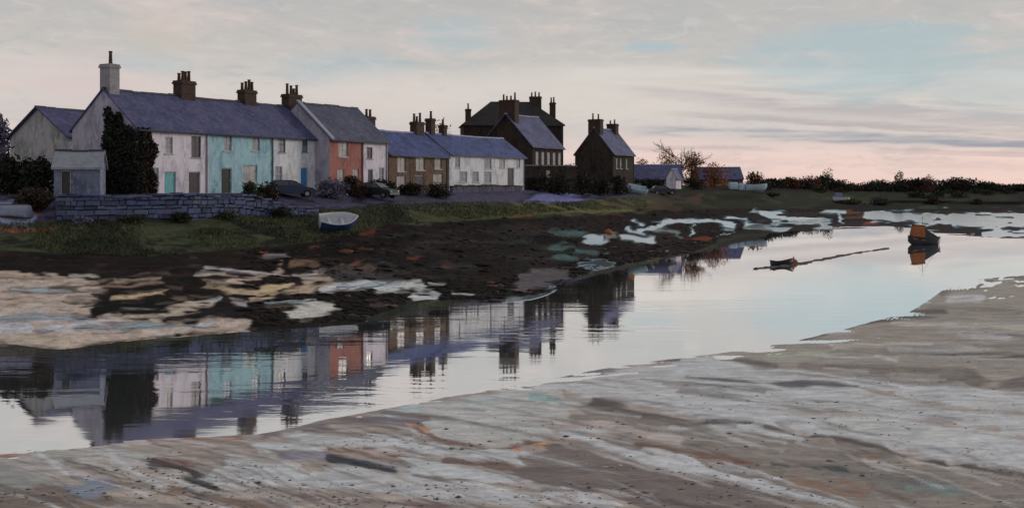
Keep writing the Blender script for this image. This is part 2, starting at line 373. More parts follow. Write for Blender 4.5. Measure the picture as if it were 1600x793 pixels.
def lay(COL, PX, PY, NX, kind, pts, wd, c, amp=.8, a=1.0, pool=False):
    """a tongue ('s') or a sheet ('p') of one soil laid over another with a ragged edge"""
    xs = [p[0] for p in pts]; ys = [p[1] for p in pts]; pad = wd*2+14
    q = np.nonzero((PX > min(xs)-pad*1.6) & (PX < max(xs)+pad*1.6) & (PY > min(ys)-pad) & (PY < max(ys)+pad))[0]
    if not len(q): return
    X, Y = PX[q], PY[q]+NX[0][q]*5; X = X+NX[1][q]*16
    if kind == 's': d = wd/2-seg_dist(X, Y, pts)
    else:
        d = seg_dist(X, Y, list(pts)+[pts[0]]); d = np.where(in_poly(X, Y, pts), d, -d)
    sf = SOFT*min(1, .35+wd/22); m = sstep(-1.3-sf, 1.8+sf, d+NX[2][q]*wd*amp)*a
    if pool:
        mw = sstep(-6, 1, d+NX[2][q]*wd*amp)*.8; COL[q] = COL[q]*(1-mw[:, None])+soil((34, 30, 29))[None]*mw[:, None]
        WET[q] = np.maximum(WET[q], m)
    COL[q] = COL[q]*(1-m[:, None])+soil(c)[None]*m[:, None]
    if HGT is not None: HGT[q] += m*(.022 if kind == 'p' else .012)*(1 if sum(c) > 330 else -.3)

def terrain(name, cols, rowsY, rowsZ, mat_, label=None, noise=None):
    pass

def build_bank():
    global WET
    cols = np.concatenate([np.arange(-700, -20, 20), np.arange(-20, 1620, 2.2), np.arange(1620, 2401, 20)])
    K = knots(cols); nseg = [5, 78, 52, 44, 8, 12, 8, 8]; Ys, Zs, zone = [], [], []
    for i, n in enumerate(nseg):
        (y0, z0), (y1, z1) = K[i], K[i+1]
        for j in range(n):
            t = j/n
            if i >= 6: t = t*t
            Ys.append(y0+(y1-y0)*t); Zs.append(z0+(z1-z0)*t); zone.append(i+j/n)
    Ys.append(K[-1][0]); Zs.append(K[-1][1]); zone.append(8)
    Y = np.array(Ys); Z = np.array(Zs); nr, nc = Y.shape
    U = np.broadcast_to((cols-CX)/F, Y.shape); X = U*Y; zn = np.broadcast_to(np.array(zone)[:, None], Y.shape)
    PXg = np.broadcast_to(cols, Y.shape); PYg = HY+(CZ-Z)*F/Y
    amp = (1+1.6*np.exp(-((zn-1.1)/.35)**2)*(1-sstep(380, 520, PXg)))*np.interp(zn, [0, .9, 1.3, 2, 2.6, 3.2, 4, 5, 6, 7, 8], [.1, .12, .16, .30, .42, .26, .16, .05, .05, .3, .3])
    far = np.clip(90/Y, .35, 1.2)
    relief = fbm(X*.22, Y*.35, 4, 3, .5)*1.3+fbm(X*.9, Y*.9, 3, 8)*.4*far
    # sand on the left lies smoother than the weed-covered mud
    sm = (1-sstep(150, 420, PXg))*(zn < 2)*.35
    Zn = Z+relief*amp*(1-sm)
    V = np.stack([X, Y, Zn], -1).reshape(-1, 3)
    idx = np.arange(nr*nc).reshape(nr, nc)
    Fc = np.stack([idx[:-1, :-1], idx[:-1, 1:], idx[1:, 1:], idx[1:, :-1]], -1).reshape(-1, 4)
    PX = PXg.ravel().astype(float); PY = PYg.ravel().astype(float); zf = zn.ravel()
    N0 = fbm(PX/60, PY/8, 3, 21)*2; N1 = fbm(PX/50, PY/9, 3, 31)*2; N2 = fbm(PX/20, PY/4, 2, 41)*1.7; N3 = fbm(PX/90, PY/14, 3, 51)*2
    NX = (N0, N1, N2)
    COL = np.zeros((len(PX), 3)); WET = np.zeros(len(PX))
    zz = zf+N0*.12
    dark = soil((37, 31, 29)); dk2 = soil((26, 22, 21)); dk3 = soil((52, 49, 46))
    COL[:] = dark
    def blend(m, c): COL[:] = COL*(1-m[:, None])+c[None]*m[:, None]
    blend(sstep(-.1, .6, N3+N2*.5), dk2); blend(sstep(.2, .8, N1+N2*.6)*.6, dk3)
    blend(sstep(.35, .8, N2-N0)*.45, soil((62, 42, 36)))
    # grass slope
    gm = sstep(2.93, 3.04, zz)*(1-sstep(4.05, 4.2, zz))*(1-sstep(1000, 1080, PX))
    blend(gm, soil((64, 66, 50))); blend(gm*sstep(-.1, .3, N3+.5*N2), soil((38, 38, 34))); blend(gm*sstep(.15, .5, N1+.4*N2)*.8, soil((58, 65, 46)))
    blend(gm*sstep(600, 700, PX)*.7, soil((78, 78, 54)))
    # road and yards in front of the houses
    rm = sstep(4.0, 4.1, zz)*(1-sstep(6.6, 7, zf))*(1-sstep(1000, 1050, PX))
    blend(rm, soil((62, 60, 76))); blend(rm*sstep(.0, .4, N2+N0), soil((40, 38, 46)))
    # rough fields beyond the inlet
    fm = sstep(2.9, 3.1, zz)*sstep(1000, 1080, PX)
    blend(fm, soil((44, 46, 36))); blend(fm*sstep(-.1, .3, N3), soil((34, 32, 28))); blend(fm*sstep(.1, .45, N1), soil((52, 64, 42)))
    blend(sstep(6.9, 7.2, zf), soil((56, 60, 50)))
    mf = sstep(1130, 1220, PX)*(1-sstep(2.5, 2.9, zf)); blend(mf*.6, soil((58, 52, 50)))
    L = lambda k, p, w_, c, amp=.8, a=1.0, pool=False: lay(COL, PX, PY, NX, k, p, w_, c, amp, a, pool)
    # left sand
    L('p', [(-700, 420), (0, 424), (60, 430), (150, 440), (165, 455), (150, 470), (160, 490), (250, 500), (330, 494), (385, 506), (395, 516), (300, 524), (180, 534), (120, 548), (-700, 560)], 10, (158, 143, 132))
    L('p', [(-300, 488), (60, 486), (150, 496), (250, 505), (330, 504), (320, 513), (170, 519), (-300, 524)], 10, (168, 163, 170))
    L('s', [(60, 506), (110, 500)], 12, (160, 143, 132)); L('s', [(-50, 498), (30, 486)], 12, (168, 152, 138)); L('s', [(170, 514), (230, 511)], 8, (150, 132, 122))
    L('s', [(-200, 440), (20, 432), (100, 438)], 5, (118, 100, 84)); L('s', [(10, 470), (70, 474)], 7, (142, 124, 108)); L('s', [(-100, 520), (40, 528), (110, 538)], 10, (172, 152, 134))
    for i in range(70):
        x = random.uniform(-60, 330); y = random.uniform(428, 530); l = random.uniform(15, 80)
        L('s', [(x, y), (x+l, y+random.uniform(-4, 2))], random.uniform(1.2, 4), random.choice(((128, 110, 96), (104, 88, 78), (150, 132, 118), (176, 160, 150), (70, 60, 56))), 1, .75)
    for i in range(26):
        x = random.uniform(60, 400); y = random.uniform(438, 506); l = random.uniform(40, 130)
        L('s', [(x, y), (x+l, y-l*random.uniform(.02, .10))], random.uniform(2, 6), random.choice(((40, 33, 31), (30, 27, 27), (52, 42, 38))), .8, .85)
    for p in ([(-60, 500), (60, 494), (150, 497)], [(120, 514), (220, 509), (300, 508)], [(300, 470), (340, 466)], [(420, 474), (500, 472)], [(530, 447), (620, 445)], [(20, 452), (110, 455)]): L('s', p, random.uniform(3, 5), (170, 170, 180), .7, 1, True)
    L('s', [(-100, 534), (0, 536), (100, 548), (160, 538), (300, 525), (400, 517)], 5, (84, 68, 58), 1, .85)
    L('s', [(160, 448), (250, 442)], 5, (120, 100, 88)); L('s', [(150, 462), (270, 448)], 9, (30, 26, 24)); L('s', [(175, 466), (255, 458)], 5, (168, 146, 120))
    L('s', [(150, 486), (170, 478), (265, 474)], 14, (28, 27, 27)); L('s', [(180, 494), (260, 492)], 5, (150, 136, 122)); L('s', [(260, 500), (330, 494)], 9, (34, 30, 29))
    L('s', [(240, 500), (290, 476), (330, 472)], 10, (150, 138, 124)); L('s', [(320, 486), (400, 478), (440, 470)], 16, (34, 34, 36))
    L('s', [(320, 446), (400, 458)], 7, (150, 132, 110)); L('s', [(365, 442), (410, 430), (440, 418)], 7, (156, 138, 126)); L('s', [(330, 418), (400, 424), (450, 428)], 4, (168, 158, 160))
    L('s', [(405, 402), (450, 400)], 6, (118, 112, 118)); L('s', [(460, 426), (505, 424)], 7, (150, 142, 140)); L('s', [(470, 436), (510, 436)], 6, (148, 132, 120))
    L('s', [(400, 462), (470, 452), (520, 446)], 10, (150, 132, 116)); L('s', [(415, 455), (440, 450)], 16, (160, 140, 112)); L('s', [(510, 452), (560, 445), (600, 446)], 11, (178, 168, 166), .4); L('s', [(590, 450), (650, 446)], 10, (186, 176, 162))
    L('p', [(440, 496), (460, 480), (485, 468), (510, 476), (530, 484), (505, 494), (470, 500)], 10, (168, 160, 152), .4); L('s', [(360, 470), (390, 476)], 6, (140, 132, 130))
    L('s', [(645, 462), (676, 462)], 9, (206, 200, 186)); L('s', [(662, 446), (690, 447)], 2.5, (210, 206, 200)); L('s', [(700, 456), (745, 459)], 2.5, (214, 210, 206))
    L('s', [(535, 416), (580, 418)], 9, (98, 76, 62)); L('s', [(460, 412), (490, 412)], 7, (104, 84, 68)); L('s', [(520, 428), (600, 430)], 26, (66, 64, 64), .9, .8)
    for q in ((500, 384, 16), (565, 388, 22), (560, 412, 12), (640, 404, 10), (420, 345, 9), (575, 360, 20), (410, 395, 12), (700, 415, 9)): L('s', [(q[0]-q[2]/2, q[1]), (q[0]+q[2]/2, q[1]-1)], 5, (104, 56, 42), 1.0, .8)
    # brushed grey weed and pools on the mud
    L('p', [(800, 440), (830, 424), (890, 418), (885, 436), (850, 452), (815, 452)], 14, (104, 98, 101), .6, .6)
    for i in range(90):
        x = random.uniform(590, 900); y = random.uniform(352, 440); l = random.uniform(18, 75)
        L('s', [(x, y), (x+l, y+random.uniform(-3, 5))], random.uniform(1, 2.4), random.choice(((62, 68, 66), (48, 52, 52), (66, 68, 64), (22, 20, 20))), .6, .45)
    for i in range(60):
        x = random.uniform(200, 620); y = random.uniform(396, 505); l = random.uniform(10, 45)
        L('s', [(x, y), (x+l, y+random.uniform(-3, 3))], random.uniform(1.5, 4), random.choice(((78, 64, 56), (24, 22, 22), (96, 84, 76), (30, 34, 38), (60, 40, 32))), .6, .7)
    for p in ([(868, 361), (886, 364)], [(888, 364), (912, 363)], [(895, 391), (925, 394)], [(868, 402), (898, 404)], [(865, 384), (890, 384)]): L('s', p, 6, (66, 86, 84))
    L0 = L
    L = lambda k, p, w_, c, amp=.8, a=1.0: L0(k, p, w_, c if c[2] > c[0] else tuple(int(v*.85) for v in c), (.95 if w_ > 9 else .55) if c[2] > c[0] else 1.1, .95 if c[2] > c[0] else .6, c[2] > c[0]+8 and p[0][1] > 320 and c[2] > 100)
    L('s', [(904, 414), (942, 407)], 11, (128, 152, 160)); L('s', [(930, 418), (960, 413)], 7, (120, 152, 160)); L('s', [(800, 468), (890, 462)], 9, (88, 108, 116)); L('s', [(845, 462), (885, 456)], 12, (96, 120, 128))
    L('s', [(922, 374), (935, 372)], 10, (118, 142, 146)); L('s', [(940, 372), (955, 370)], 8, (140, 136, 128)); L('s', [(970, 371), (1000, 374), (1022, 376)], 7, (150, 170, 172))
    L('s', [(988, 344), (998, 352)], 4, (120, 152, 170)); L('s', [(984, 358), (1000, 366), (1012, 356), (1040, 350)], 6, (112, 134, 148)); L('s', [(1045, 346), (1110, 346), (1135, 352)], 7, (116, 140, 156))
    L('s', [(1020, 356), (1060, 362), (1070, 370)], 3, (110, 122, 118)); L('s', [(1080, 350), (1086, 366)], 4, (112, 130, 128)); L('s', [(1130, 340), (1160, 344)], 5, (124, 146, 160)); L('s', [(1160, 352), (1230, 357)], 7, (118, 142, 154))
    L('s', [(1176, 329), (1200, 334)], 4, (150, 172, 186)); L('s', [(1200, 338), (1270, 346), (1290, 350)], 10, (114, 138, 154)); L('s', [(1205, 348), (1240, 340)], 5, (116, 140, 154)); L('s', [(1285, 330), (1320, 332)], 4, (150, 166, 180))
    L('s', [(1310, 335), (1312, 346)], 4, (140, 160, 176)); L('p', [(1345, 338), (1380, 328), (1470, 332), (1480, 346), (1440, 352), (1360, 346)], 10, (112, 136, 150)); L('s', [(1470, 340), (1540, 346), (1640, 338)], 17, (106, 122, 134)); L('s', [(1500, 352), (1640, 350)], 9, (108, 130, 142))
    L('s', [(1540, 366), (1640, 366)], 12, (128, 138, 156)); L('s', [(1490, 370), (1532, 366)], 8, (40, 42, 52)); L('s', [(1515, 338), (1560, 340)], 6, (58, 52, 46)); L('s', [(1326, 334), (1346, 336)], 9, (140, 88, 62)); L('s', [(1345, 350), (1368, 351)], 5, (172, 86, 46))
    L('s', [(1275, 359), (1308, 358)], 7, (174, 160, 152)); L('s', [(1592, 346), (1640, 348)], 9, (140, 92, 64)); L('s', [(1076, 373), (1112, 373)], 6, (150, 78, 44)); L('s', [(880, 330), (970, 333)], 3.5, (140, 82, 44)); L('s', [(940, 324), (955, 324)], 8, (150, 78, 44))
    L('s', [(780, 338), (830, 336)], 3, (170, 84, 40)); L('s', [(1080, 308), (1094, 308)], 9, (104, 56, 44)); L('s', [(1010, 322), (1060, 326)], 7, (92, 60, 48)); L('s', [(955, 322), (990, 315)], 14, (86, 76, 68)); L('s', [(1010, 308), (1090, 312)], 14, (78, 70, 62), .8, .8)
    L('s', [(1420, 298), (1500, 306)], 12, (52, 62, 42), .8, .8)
    # slip road and pale ground by the cottages
    L = L0
    L('p', [(815, 318), (850, 300), (900, 294), (948, 292), (950, 300), (900, 312), (860, 318)], 8, (88, 88, 124)); L('p', [(700, 300), (820, 300), (825, 312), (760, 316), (705, 312)], 8, (70, 66, 84))
    L('p', [(720, 330), (790, 322), (950, 322), (1010, 330), (900, 334), (800, 334), (730, 338)], 6, (84, 84, 56)); L('p', [(610, 318), (700, 312), (720, 322), (640, 330)], 8, (66, 68, 66)); L('s', [(730, 340), (800, 338)], 5, (74, 80, 52))
    L('p', [(-60, 314), (20, 316), (50, 336), (56, 356), (-60, 360)], 8, (120, 124, 150), .8, .7)
    L('s', [(-60, 358), (60, 358), (90, 352)], 4, (150, 70, 36), 1, .8); L('s', [(10, 332), (60, 336)], 3, (140, 70, 40), 1, .7)
    V[:, 2] = V[:, 2]*(1-WET)+((Z+.02).ravel())*WET
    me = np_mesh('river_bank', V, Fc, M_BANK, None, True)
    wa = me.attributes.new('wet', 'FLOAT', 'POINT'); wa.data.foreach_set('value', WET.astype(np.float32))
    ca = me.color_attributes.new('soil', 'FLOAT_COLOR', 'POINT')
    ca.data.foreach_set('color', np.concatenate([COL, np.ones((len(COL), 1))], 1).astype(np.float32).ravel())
    tag(link_mesh('river_bank', me), kind='structure')
    return PX, PY, V, zf, COL
bank = build_bank()

def build_sand():
    global GAIN, HGT, SOFT
    GAIN = .30; SOFT = 1.6
    tS = [(-900, 735), (0, 708), (100, 697), (160, 690), (270, 684), (400, 679), (440, 672), (500, 657), (600, 639), (700, 620), (800, 603), (870, 590), (930, 578), (1000, 567), (1060, 559), (1130, 551), (1200, 540), (1250, 531), (1310, 517), (1360, 503), (1420, 488), (1450, 470), (1475, 452), (1510, 439), (1560, 433), (1600, 430), (1900, 420), (2600, 415)]
    cols = np.concatenate([np.arange(-900, -20, 20), np.arange(-20, 1620, 2.4), np.arange(1620, 2601, 20)])
    a, b = tab(tS); pyS = np.interp(cols, a, b[:, 0])
    yS = CZ*F/(pyS-HY); rows = []
    rows += [(yS*(1+.18*(1-j/5)), -.6*(1-j/5)+0*cols) for j in range(5)]
    n = 170
    for j in range(n+1):
        t = j/n; py = pyS+(830-pyS)*t**1.05; z = .32*sstep(0, 1, np.full_like(cols, t))
        rows.append(((CZ-z)*F/(py-HY), z))
    for Yb, zb in ((17, .38), (12, .4), (7, .45), (3, .5)): rows.append((np.full_like(cols, Yb), np.full_like(cols, zb)))
    Y = np.array([r[0] for r in rows]); Z = np.array([r[1] for r in rows]); nr, nc = Y.shape
    X = (cols-CX)/F*Y
    PX = np.broadcast_to(cols, Y.shape).ravel().astype(float); PY = (HY+(CZ-Z)*F/Y).ravel()
    near = np.clip((Z-.0)/.05, 0, 1)
    Zn = Z+(fbm(X*.22, Y*.6, 4, 71)*.12+fbm(X*1.2, Y*2.6, 3, 77)*.05+fbm((X+Y*.9)*.35, (Y*.9-X*.45)*2.4, 3, 79)*.07)*(.25+.75*near)
    V = np.stack([X, Y, Zn], -1).reshape(-1, 3); idx = np.arange(nr*nc).reshape(nr, nc)
    Fc = np.stack([idx[1:, :-1], idx[1:, 1:], idx[:-1, 1:], idx[:-1, :-1]], -1).reshape(-1, 4)
    q = (PX-800)*np.clip((PY-560)/650, 0, .26)
    N0 = fbm(PX/130, (PY-q)/10, 3, 121)*2.2; N1 = fbm(PX/100, (PY-q)/12, 3, 131)*2; N2 = fbm(PX/60, (PY-q)/4.2, 2, 141)*1.8; N3 = fbm(PX/240, (PY-q)/15, 3, 151)*2.2
    NX = (N0, N1, N2); HGT = np.zeros(len(PX)); COL = np.zeros((len(PX), 3)); COL[:] = soil((142, 130, 121))
    def blend(m, c): COL[:] = COL*(1-m[:, None])+c[None]*m[:, None]
    blend(sstep(-.1, .5, N3+.4*N2), soil((120, 110, 104))); blend(sstep(.0, .5, N1-N3*.4+.4*N2)*.8, soil((150, 143, 143))); blend(sstep(.3, .6, N2+N0*.4)*.6, soil((104, 94, 88)))
    L = lambda k, p, w_, c, amp=.8, a=1.0: lay(COL, PX, PY, NX, k, p, w_, c, amp, a)
    # right-hand brown sand
    L('p', [(1130, 552), (1300, 520), (1440, 470), (1480, 440), (1700, 425), (1700, 605), (1500, 592), (1300, 588), (1180, 578)], 20, (128, 119, 110), 1, .9)
    for p, w_, c in (([(1480, 455), (1560, 436), (1680, 432)], 10, (104, 95, 84)), ([(1330, 508), (1420, 492), (1470, 486)], 9, (84, 76, 70)), ([(1430, 545), (1530, 552), (1680, 560)], 6, (78, 72, 66)), ([(1240, 532), (1330, 510)], 5, (84, 78, 72)),
                    ([(1480, 592), (1560, 596), (1700, 598)], 18, (100, 92, 86)), ([(1250, 575), (1400, 572), (1500, 580)], 10, (112, 103, 96)), ([(1132, 556), (1170, 566), (1200, 572)], 9, (98, 92, 88)), ([(1200, 560), (1270, 552), (1330, 548)], 10, (138, 136, 122)),
                    ([(1484, 466), (1540, 468)], 7, (170, 168, 168)), ([(1370, 552), (1405, 562)], 6, (186, 192, 192)), ([(1510, 522), (1580, 528)], 9, (146, 142, 140)), ([(1400, 505), (1500, 510), (1680, 515)], 6, (150, 142, 132)), ([(1300, 540), (1420, 535), (1520, 540)], 6, (150, 142, 134)), ([(1450, 480), (1600, 490)], 5, (112, 104, 96))): L('s', p, w_, c)
    # pale silt sheet sweeping down right, its wet sky sheen put into the colour
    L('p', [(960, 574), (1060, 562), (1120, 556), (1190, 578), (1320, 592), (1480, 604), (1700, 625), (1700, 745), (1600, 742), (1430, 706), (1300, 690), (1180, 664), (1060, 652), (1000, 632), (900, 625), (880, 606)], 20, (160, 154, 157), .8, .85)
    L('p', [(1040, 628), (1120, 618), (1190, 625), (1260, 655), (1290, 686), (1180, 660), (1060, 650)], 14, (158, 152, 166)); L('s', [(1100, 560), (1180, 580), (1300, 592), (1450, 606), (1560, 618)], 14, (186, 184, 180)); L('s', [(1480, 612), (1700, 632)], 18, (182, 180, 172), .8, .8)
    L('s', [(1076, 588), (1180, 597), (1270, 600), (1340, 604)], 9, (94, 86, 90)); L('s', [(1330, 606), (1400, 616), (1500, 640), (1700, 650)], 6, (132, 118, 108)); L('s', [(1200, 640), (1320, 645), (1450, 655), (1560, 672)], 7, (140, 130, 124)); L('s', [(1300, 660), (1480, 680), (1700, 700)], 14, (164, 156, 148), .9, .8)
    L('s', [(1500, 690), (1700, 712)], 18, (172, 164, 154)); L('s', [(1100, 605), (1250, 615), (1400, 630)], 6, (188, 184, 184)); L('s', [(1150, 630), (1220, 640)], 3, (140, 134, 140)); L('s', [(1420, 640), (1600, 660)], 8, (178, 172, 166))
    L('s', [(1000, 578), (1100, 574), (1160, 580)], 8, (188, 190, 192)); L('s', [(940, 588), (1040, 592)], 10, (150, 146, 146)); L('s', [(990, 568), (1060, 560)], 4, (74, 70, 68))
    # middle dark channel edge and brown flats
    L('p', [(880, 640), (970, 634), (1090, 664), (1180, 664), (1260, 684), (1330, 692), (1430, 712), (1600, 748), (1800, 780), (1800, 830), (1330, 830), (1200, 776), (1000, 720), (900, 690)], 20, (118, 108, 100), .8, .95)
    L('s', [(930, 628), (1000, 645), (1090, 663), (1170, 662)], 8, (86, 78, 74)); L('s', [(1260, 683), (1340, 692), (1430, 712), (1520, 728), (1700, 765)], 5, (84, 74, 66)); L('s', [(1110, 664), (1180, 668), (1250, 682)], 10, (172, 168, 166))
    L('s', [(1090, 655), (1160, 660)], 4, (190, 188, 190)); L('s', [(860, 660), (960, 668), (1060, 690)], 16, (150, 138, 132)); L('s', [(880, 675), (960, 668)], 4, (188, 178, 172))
    L('p', [(1250, 722), (1310, 722), (1420, 745), (1500, 760), (1440, 772), (1330, 750)], 10, (96, 94, 90), 1, .7); L('s', [(1420, 760), (1500, 768)], 14, (104, 116, 112))
    L('s', [(1000, 693), (1060, 703), (1180, 720)], 9, (112, 80, 66), .8, .7); L('s', [(1060, 714), (1130, 724)], 5, (186, 100, 56)); L('s', [(1200, 724), (1320, 732)], 5, (62, 66, 64)); L('s', [(1240, 748), (1350, 765)], 16, (122, 98, 84))
    L('s', [(880, 680), (960, 702), (1040, 720), (1130, 742), (1220, 762), (1340, 795)], 17, (188, 184, 176)); L('s', [(1010, 705), (1120, 725), (1220, 745)], 9, (172, 170, 158))
    L('p', [(790, 740), (830, 712), (870, 692), (940, 710), (1040, 734), (1150, 760), (1240, 790), (1300, 830), (1050, 830), (960, 772), (870, 760)], 16, (106, 95, 90)); L('s', [(1000, 775), (1080, 790), (1150, 800)], 6, (84, 76, 70))
    # left and centre foreground
    L('p', [(560, 650), (700, 624), (820, 600), (880, 604), (900, 640), (850, 690), (770, 702), (690, 688), (620, 668)], 14, (150, 148, 144)); L('s', [(740, 628), (790, 622)], 12, (146, 168, 162)); L('s', [(830, 620), (880, 626)], 6, (120, 140, 138)); L('s', [(600, 648), (660, 640)], 12, (140, 152, 164), .8, .8)
    L('s', [(840, 604), (900, 606), (960, 602)], 9, (184, 184, 178)); L('s', [(810, 605), (890, 588), (960, 575)], 6, (84, 88, 92), 1, .8); L('s', [(500, 662), (600, 655), (660, 662)], 14, (108, 98, 104)); L('s', [(480, 672), (560, 680), (640, 682)], 9, (96, 86, 82), 1, .8)
    L('s', [(640, 665), (690, 692), (760, 702), (850, 692)], 5, (112, 80, 68)); L('s', [(700, 696), (760, 700)], 5, (84, 54, 50)); L('s', [(780, 702), (815, 700)], 7, (190, 104, 64)); L('s', [(840, 698), (858, 694)], 6, (196, 108, 66)); L('s', [(630, 662), (666, 670)], 6, (160, 120, 92))
    L('s', [(420, 690), (520, 690), (620, 694), (720, 706), (800, 708)], 18, (170, 163, 166)); L('s', [(400, 700), (500, 702)], 16, (176, 172, 178)); L('s', [(440, 715), (520, 712)], 9, (120, 118, 138)); L('s', [(720, 712), (800, 722), (832, 728)], 6, (186, 176, 166))
    L('s', [(510, 704), (560, 708), (630, 716)], 9, (122, 84, 66)); L('s', [(516, 716), (560, 724), (612, 736)], 11, (48, 46, 58)); L('p', [(618, 716), (680, 720), (730, 732), (800, 744), (815, 752), (780, 760), (700, 752), (640, 742)], 10, (182, 186, 194))
    L('s', [(700, 718), (780, 728), (860, 738)], 8, (108, 88, 78)); L('s', [(600, 760), (700, 762), (800, 758)], 7, (130, 112, 104)); L('s', [(340, 740), (450, 742), (560, 750), (680, 768), (860, 780)], 30, (170, 162, 166), .8, .9); L('s', [(770, 770), (880, 768), (960, 790)], 14, (172, 166, 168)); L('s', [(470, 772), (580, 780), (700, 795)], 10, (112, 92, 90))
    L('s', [(-100, 718), (60, 712), (160, 706), (280, 700)], 16, (140, 138, 132)); L('p', [(-200, 740), (60, 740), (140, 755), (180, 790), (140, 830), (-200, 830)], 20, (106, 92, 82), 1, .9); L('p', [(110, 752), (160, 745), (180, 762), (150, 775), (110, 772)], 12, (112, 118, 130)); L('p', [(0, 730), (60, 735), (100, 755), (30, 765), (-40, 752)], 12, (128, 128, 124), 1, .8)
    L('s', [(60, 708), (84, 722), (108, 736)], 8, (176, 170, 170)); L('s', [(170, 705), (190, 722), (220, 745), (260, 760)], 9, (160, 152, 152)); L('s', [(110, 718), (190, 740)], 6, (92, 88, 82)); L('s', [(240, 722), (280, 728), (320, 752), (335, 762)], 13, (54, 50, 50)); L('s', [(240, 722), (290, 724)], 6, (128, 82, 62))
    L('s', [(240, 740), (290, 758), (340, 774)], 5, (184, 174, 174)); L('s', [(200, 700), (300, 702), (400, 706)], 10, (136, 122, 114)); L('p', [(390, 690), (480, 682), (560, 688), (480, 700), (400, 706)], 8, (152, 156, 158)); L('p', [(350, 715), (470, 722), (500, 745), (420, 748), (340, 732)], 14, (164, 158, 166)); L('s', [(310, 745), (400, 750)], 5, (182, 174, 172))
    L('s', [(260, 765), (340, 780), (460, 800)], 12, (112, 88, 74), 1, .8); L('s', [(0, 712), (46, 712)], 5, (138, 96, 78)); L('s', [(160, 690), (250, 690), (380, 684)], 4, (150, 92, 66), 1.2, .8); L('s', [(0, 706), (120, 697), (230, 692)], 5, (150, 148, 142))
    L('s', [(420, 676), (500, 660)], 6, (116, 112, 106)); L('s', [(500, 659), (600, 641), (700, 622), (780, 608)], 3, (124, 100, 92), 1, .8); L('s', [(300, 770), (320, 790)], 8, (60, 66, 78), 1, .8)
    for i in range(55):
        x = random.uniform(0, 1600); y = random.uniform(600, 790)
        L('s', [(x, y), (x+random.uniform(3, 16), y+random.uniform(-1, 3))], random.uniform(1.5, 4), random.choice(((150, 96, 70), (134, 84, 64), (116, 76, 60))), 1.2, .7)
    SOFT = .8
    for i in range(260):
        x = random.uniform(-60, 1600); y = random.uniform(470 if x > 1250 else 565, 800); l = random.uniform(70, 330); sl = max(.01, min(.30, (y-550)/600+random.uniform(-.03, .05)))
        if x < 450: sl = max(sl, .10+.25*(450-x)/450*random.uniform(.4, 1))
        L('s', [(x, y), (x+l*.4, y+l*.4*sl*.8), (x+l, y+l*sl*1.1)], random.uniform(.8, 4.2), random.choice(((184, 178, 178), (172, 166, 170), (86, 78, 74), (104, 95, 90), (122, 112, 106), (146, 138, 138), (96, 84, 76))), .7, .6)
    for p, w_, c in (([(930, 628), (1000, 645), (1090, 663), (1170, 662)], 5, (78, 70, 66)), ([(1190, 666), (1260, 683), (1340, 692), (1430, 712), (1520, 728), (1700, 765)], 4, (78, 68, 62)), ([(1076, 588), (1180, 597), (1270, 600), (1340, 604)], 6, (86, 78, 82)), ([(1000, 695), (1060, 704), (1180, 720)], 5, (108, 78, 64)),
                    ([(880, 682), (960, 703), (1040, 721), (1130, 743), (1220, 763), (1340, 796)], 8, (186, 180, 172)), ([(516, 716), (560, 724), (612, 736)], 9, (48, 46, 56)), ([(240, 724), (280, 730), (320, 752), (335, 762)], 9, (56, 51, 50)), ([(640, 666), (690, 692), (760, 702), (850, 692)], 4, (110, 84, 74)),
                    ([(640, 745), (720, 752), (790, 758), (900, 766)], 4, (104, 90, 84)), ([(1130, 560), (1170, 568), (1215, 574)], 6, (92, 86, 82)), ([(400, 683), (500, 664), (600, 650)], 6, (104, 96, 98)), ([(820, 736), (900, 738), (1000, 752), (1120, 776), (1200, 800)], 22, (104, 93, 88))): L('s', p, w_, c, .7, .8)
    V[:, 2] += HGT*sstep(-.05, .12, Z.ravel()); HGT = None
    global SANDV; SANDV = V.reshape(nr, nc, 3)
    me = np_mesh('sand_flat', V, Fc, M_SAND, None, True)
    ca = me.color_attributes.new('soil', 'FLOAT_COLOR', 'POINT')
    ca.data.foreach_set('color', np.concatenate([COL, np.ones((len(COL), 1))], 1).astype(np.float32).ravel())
    tag(link_mesh('sand_flat', me), kind='structure')
build_sand()
wm = MB(); wm.add([(-400, 5, 0), (600, 5, 0), (600, 320, 0), (-400, 320, 0)], [(0, 1, 2, 3)])
tag(wm.build('water', M_WATER), kind='structure')

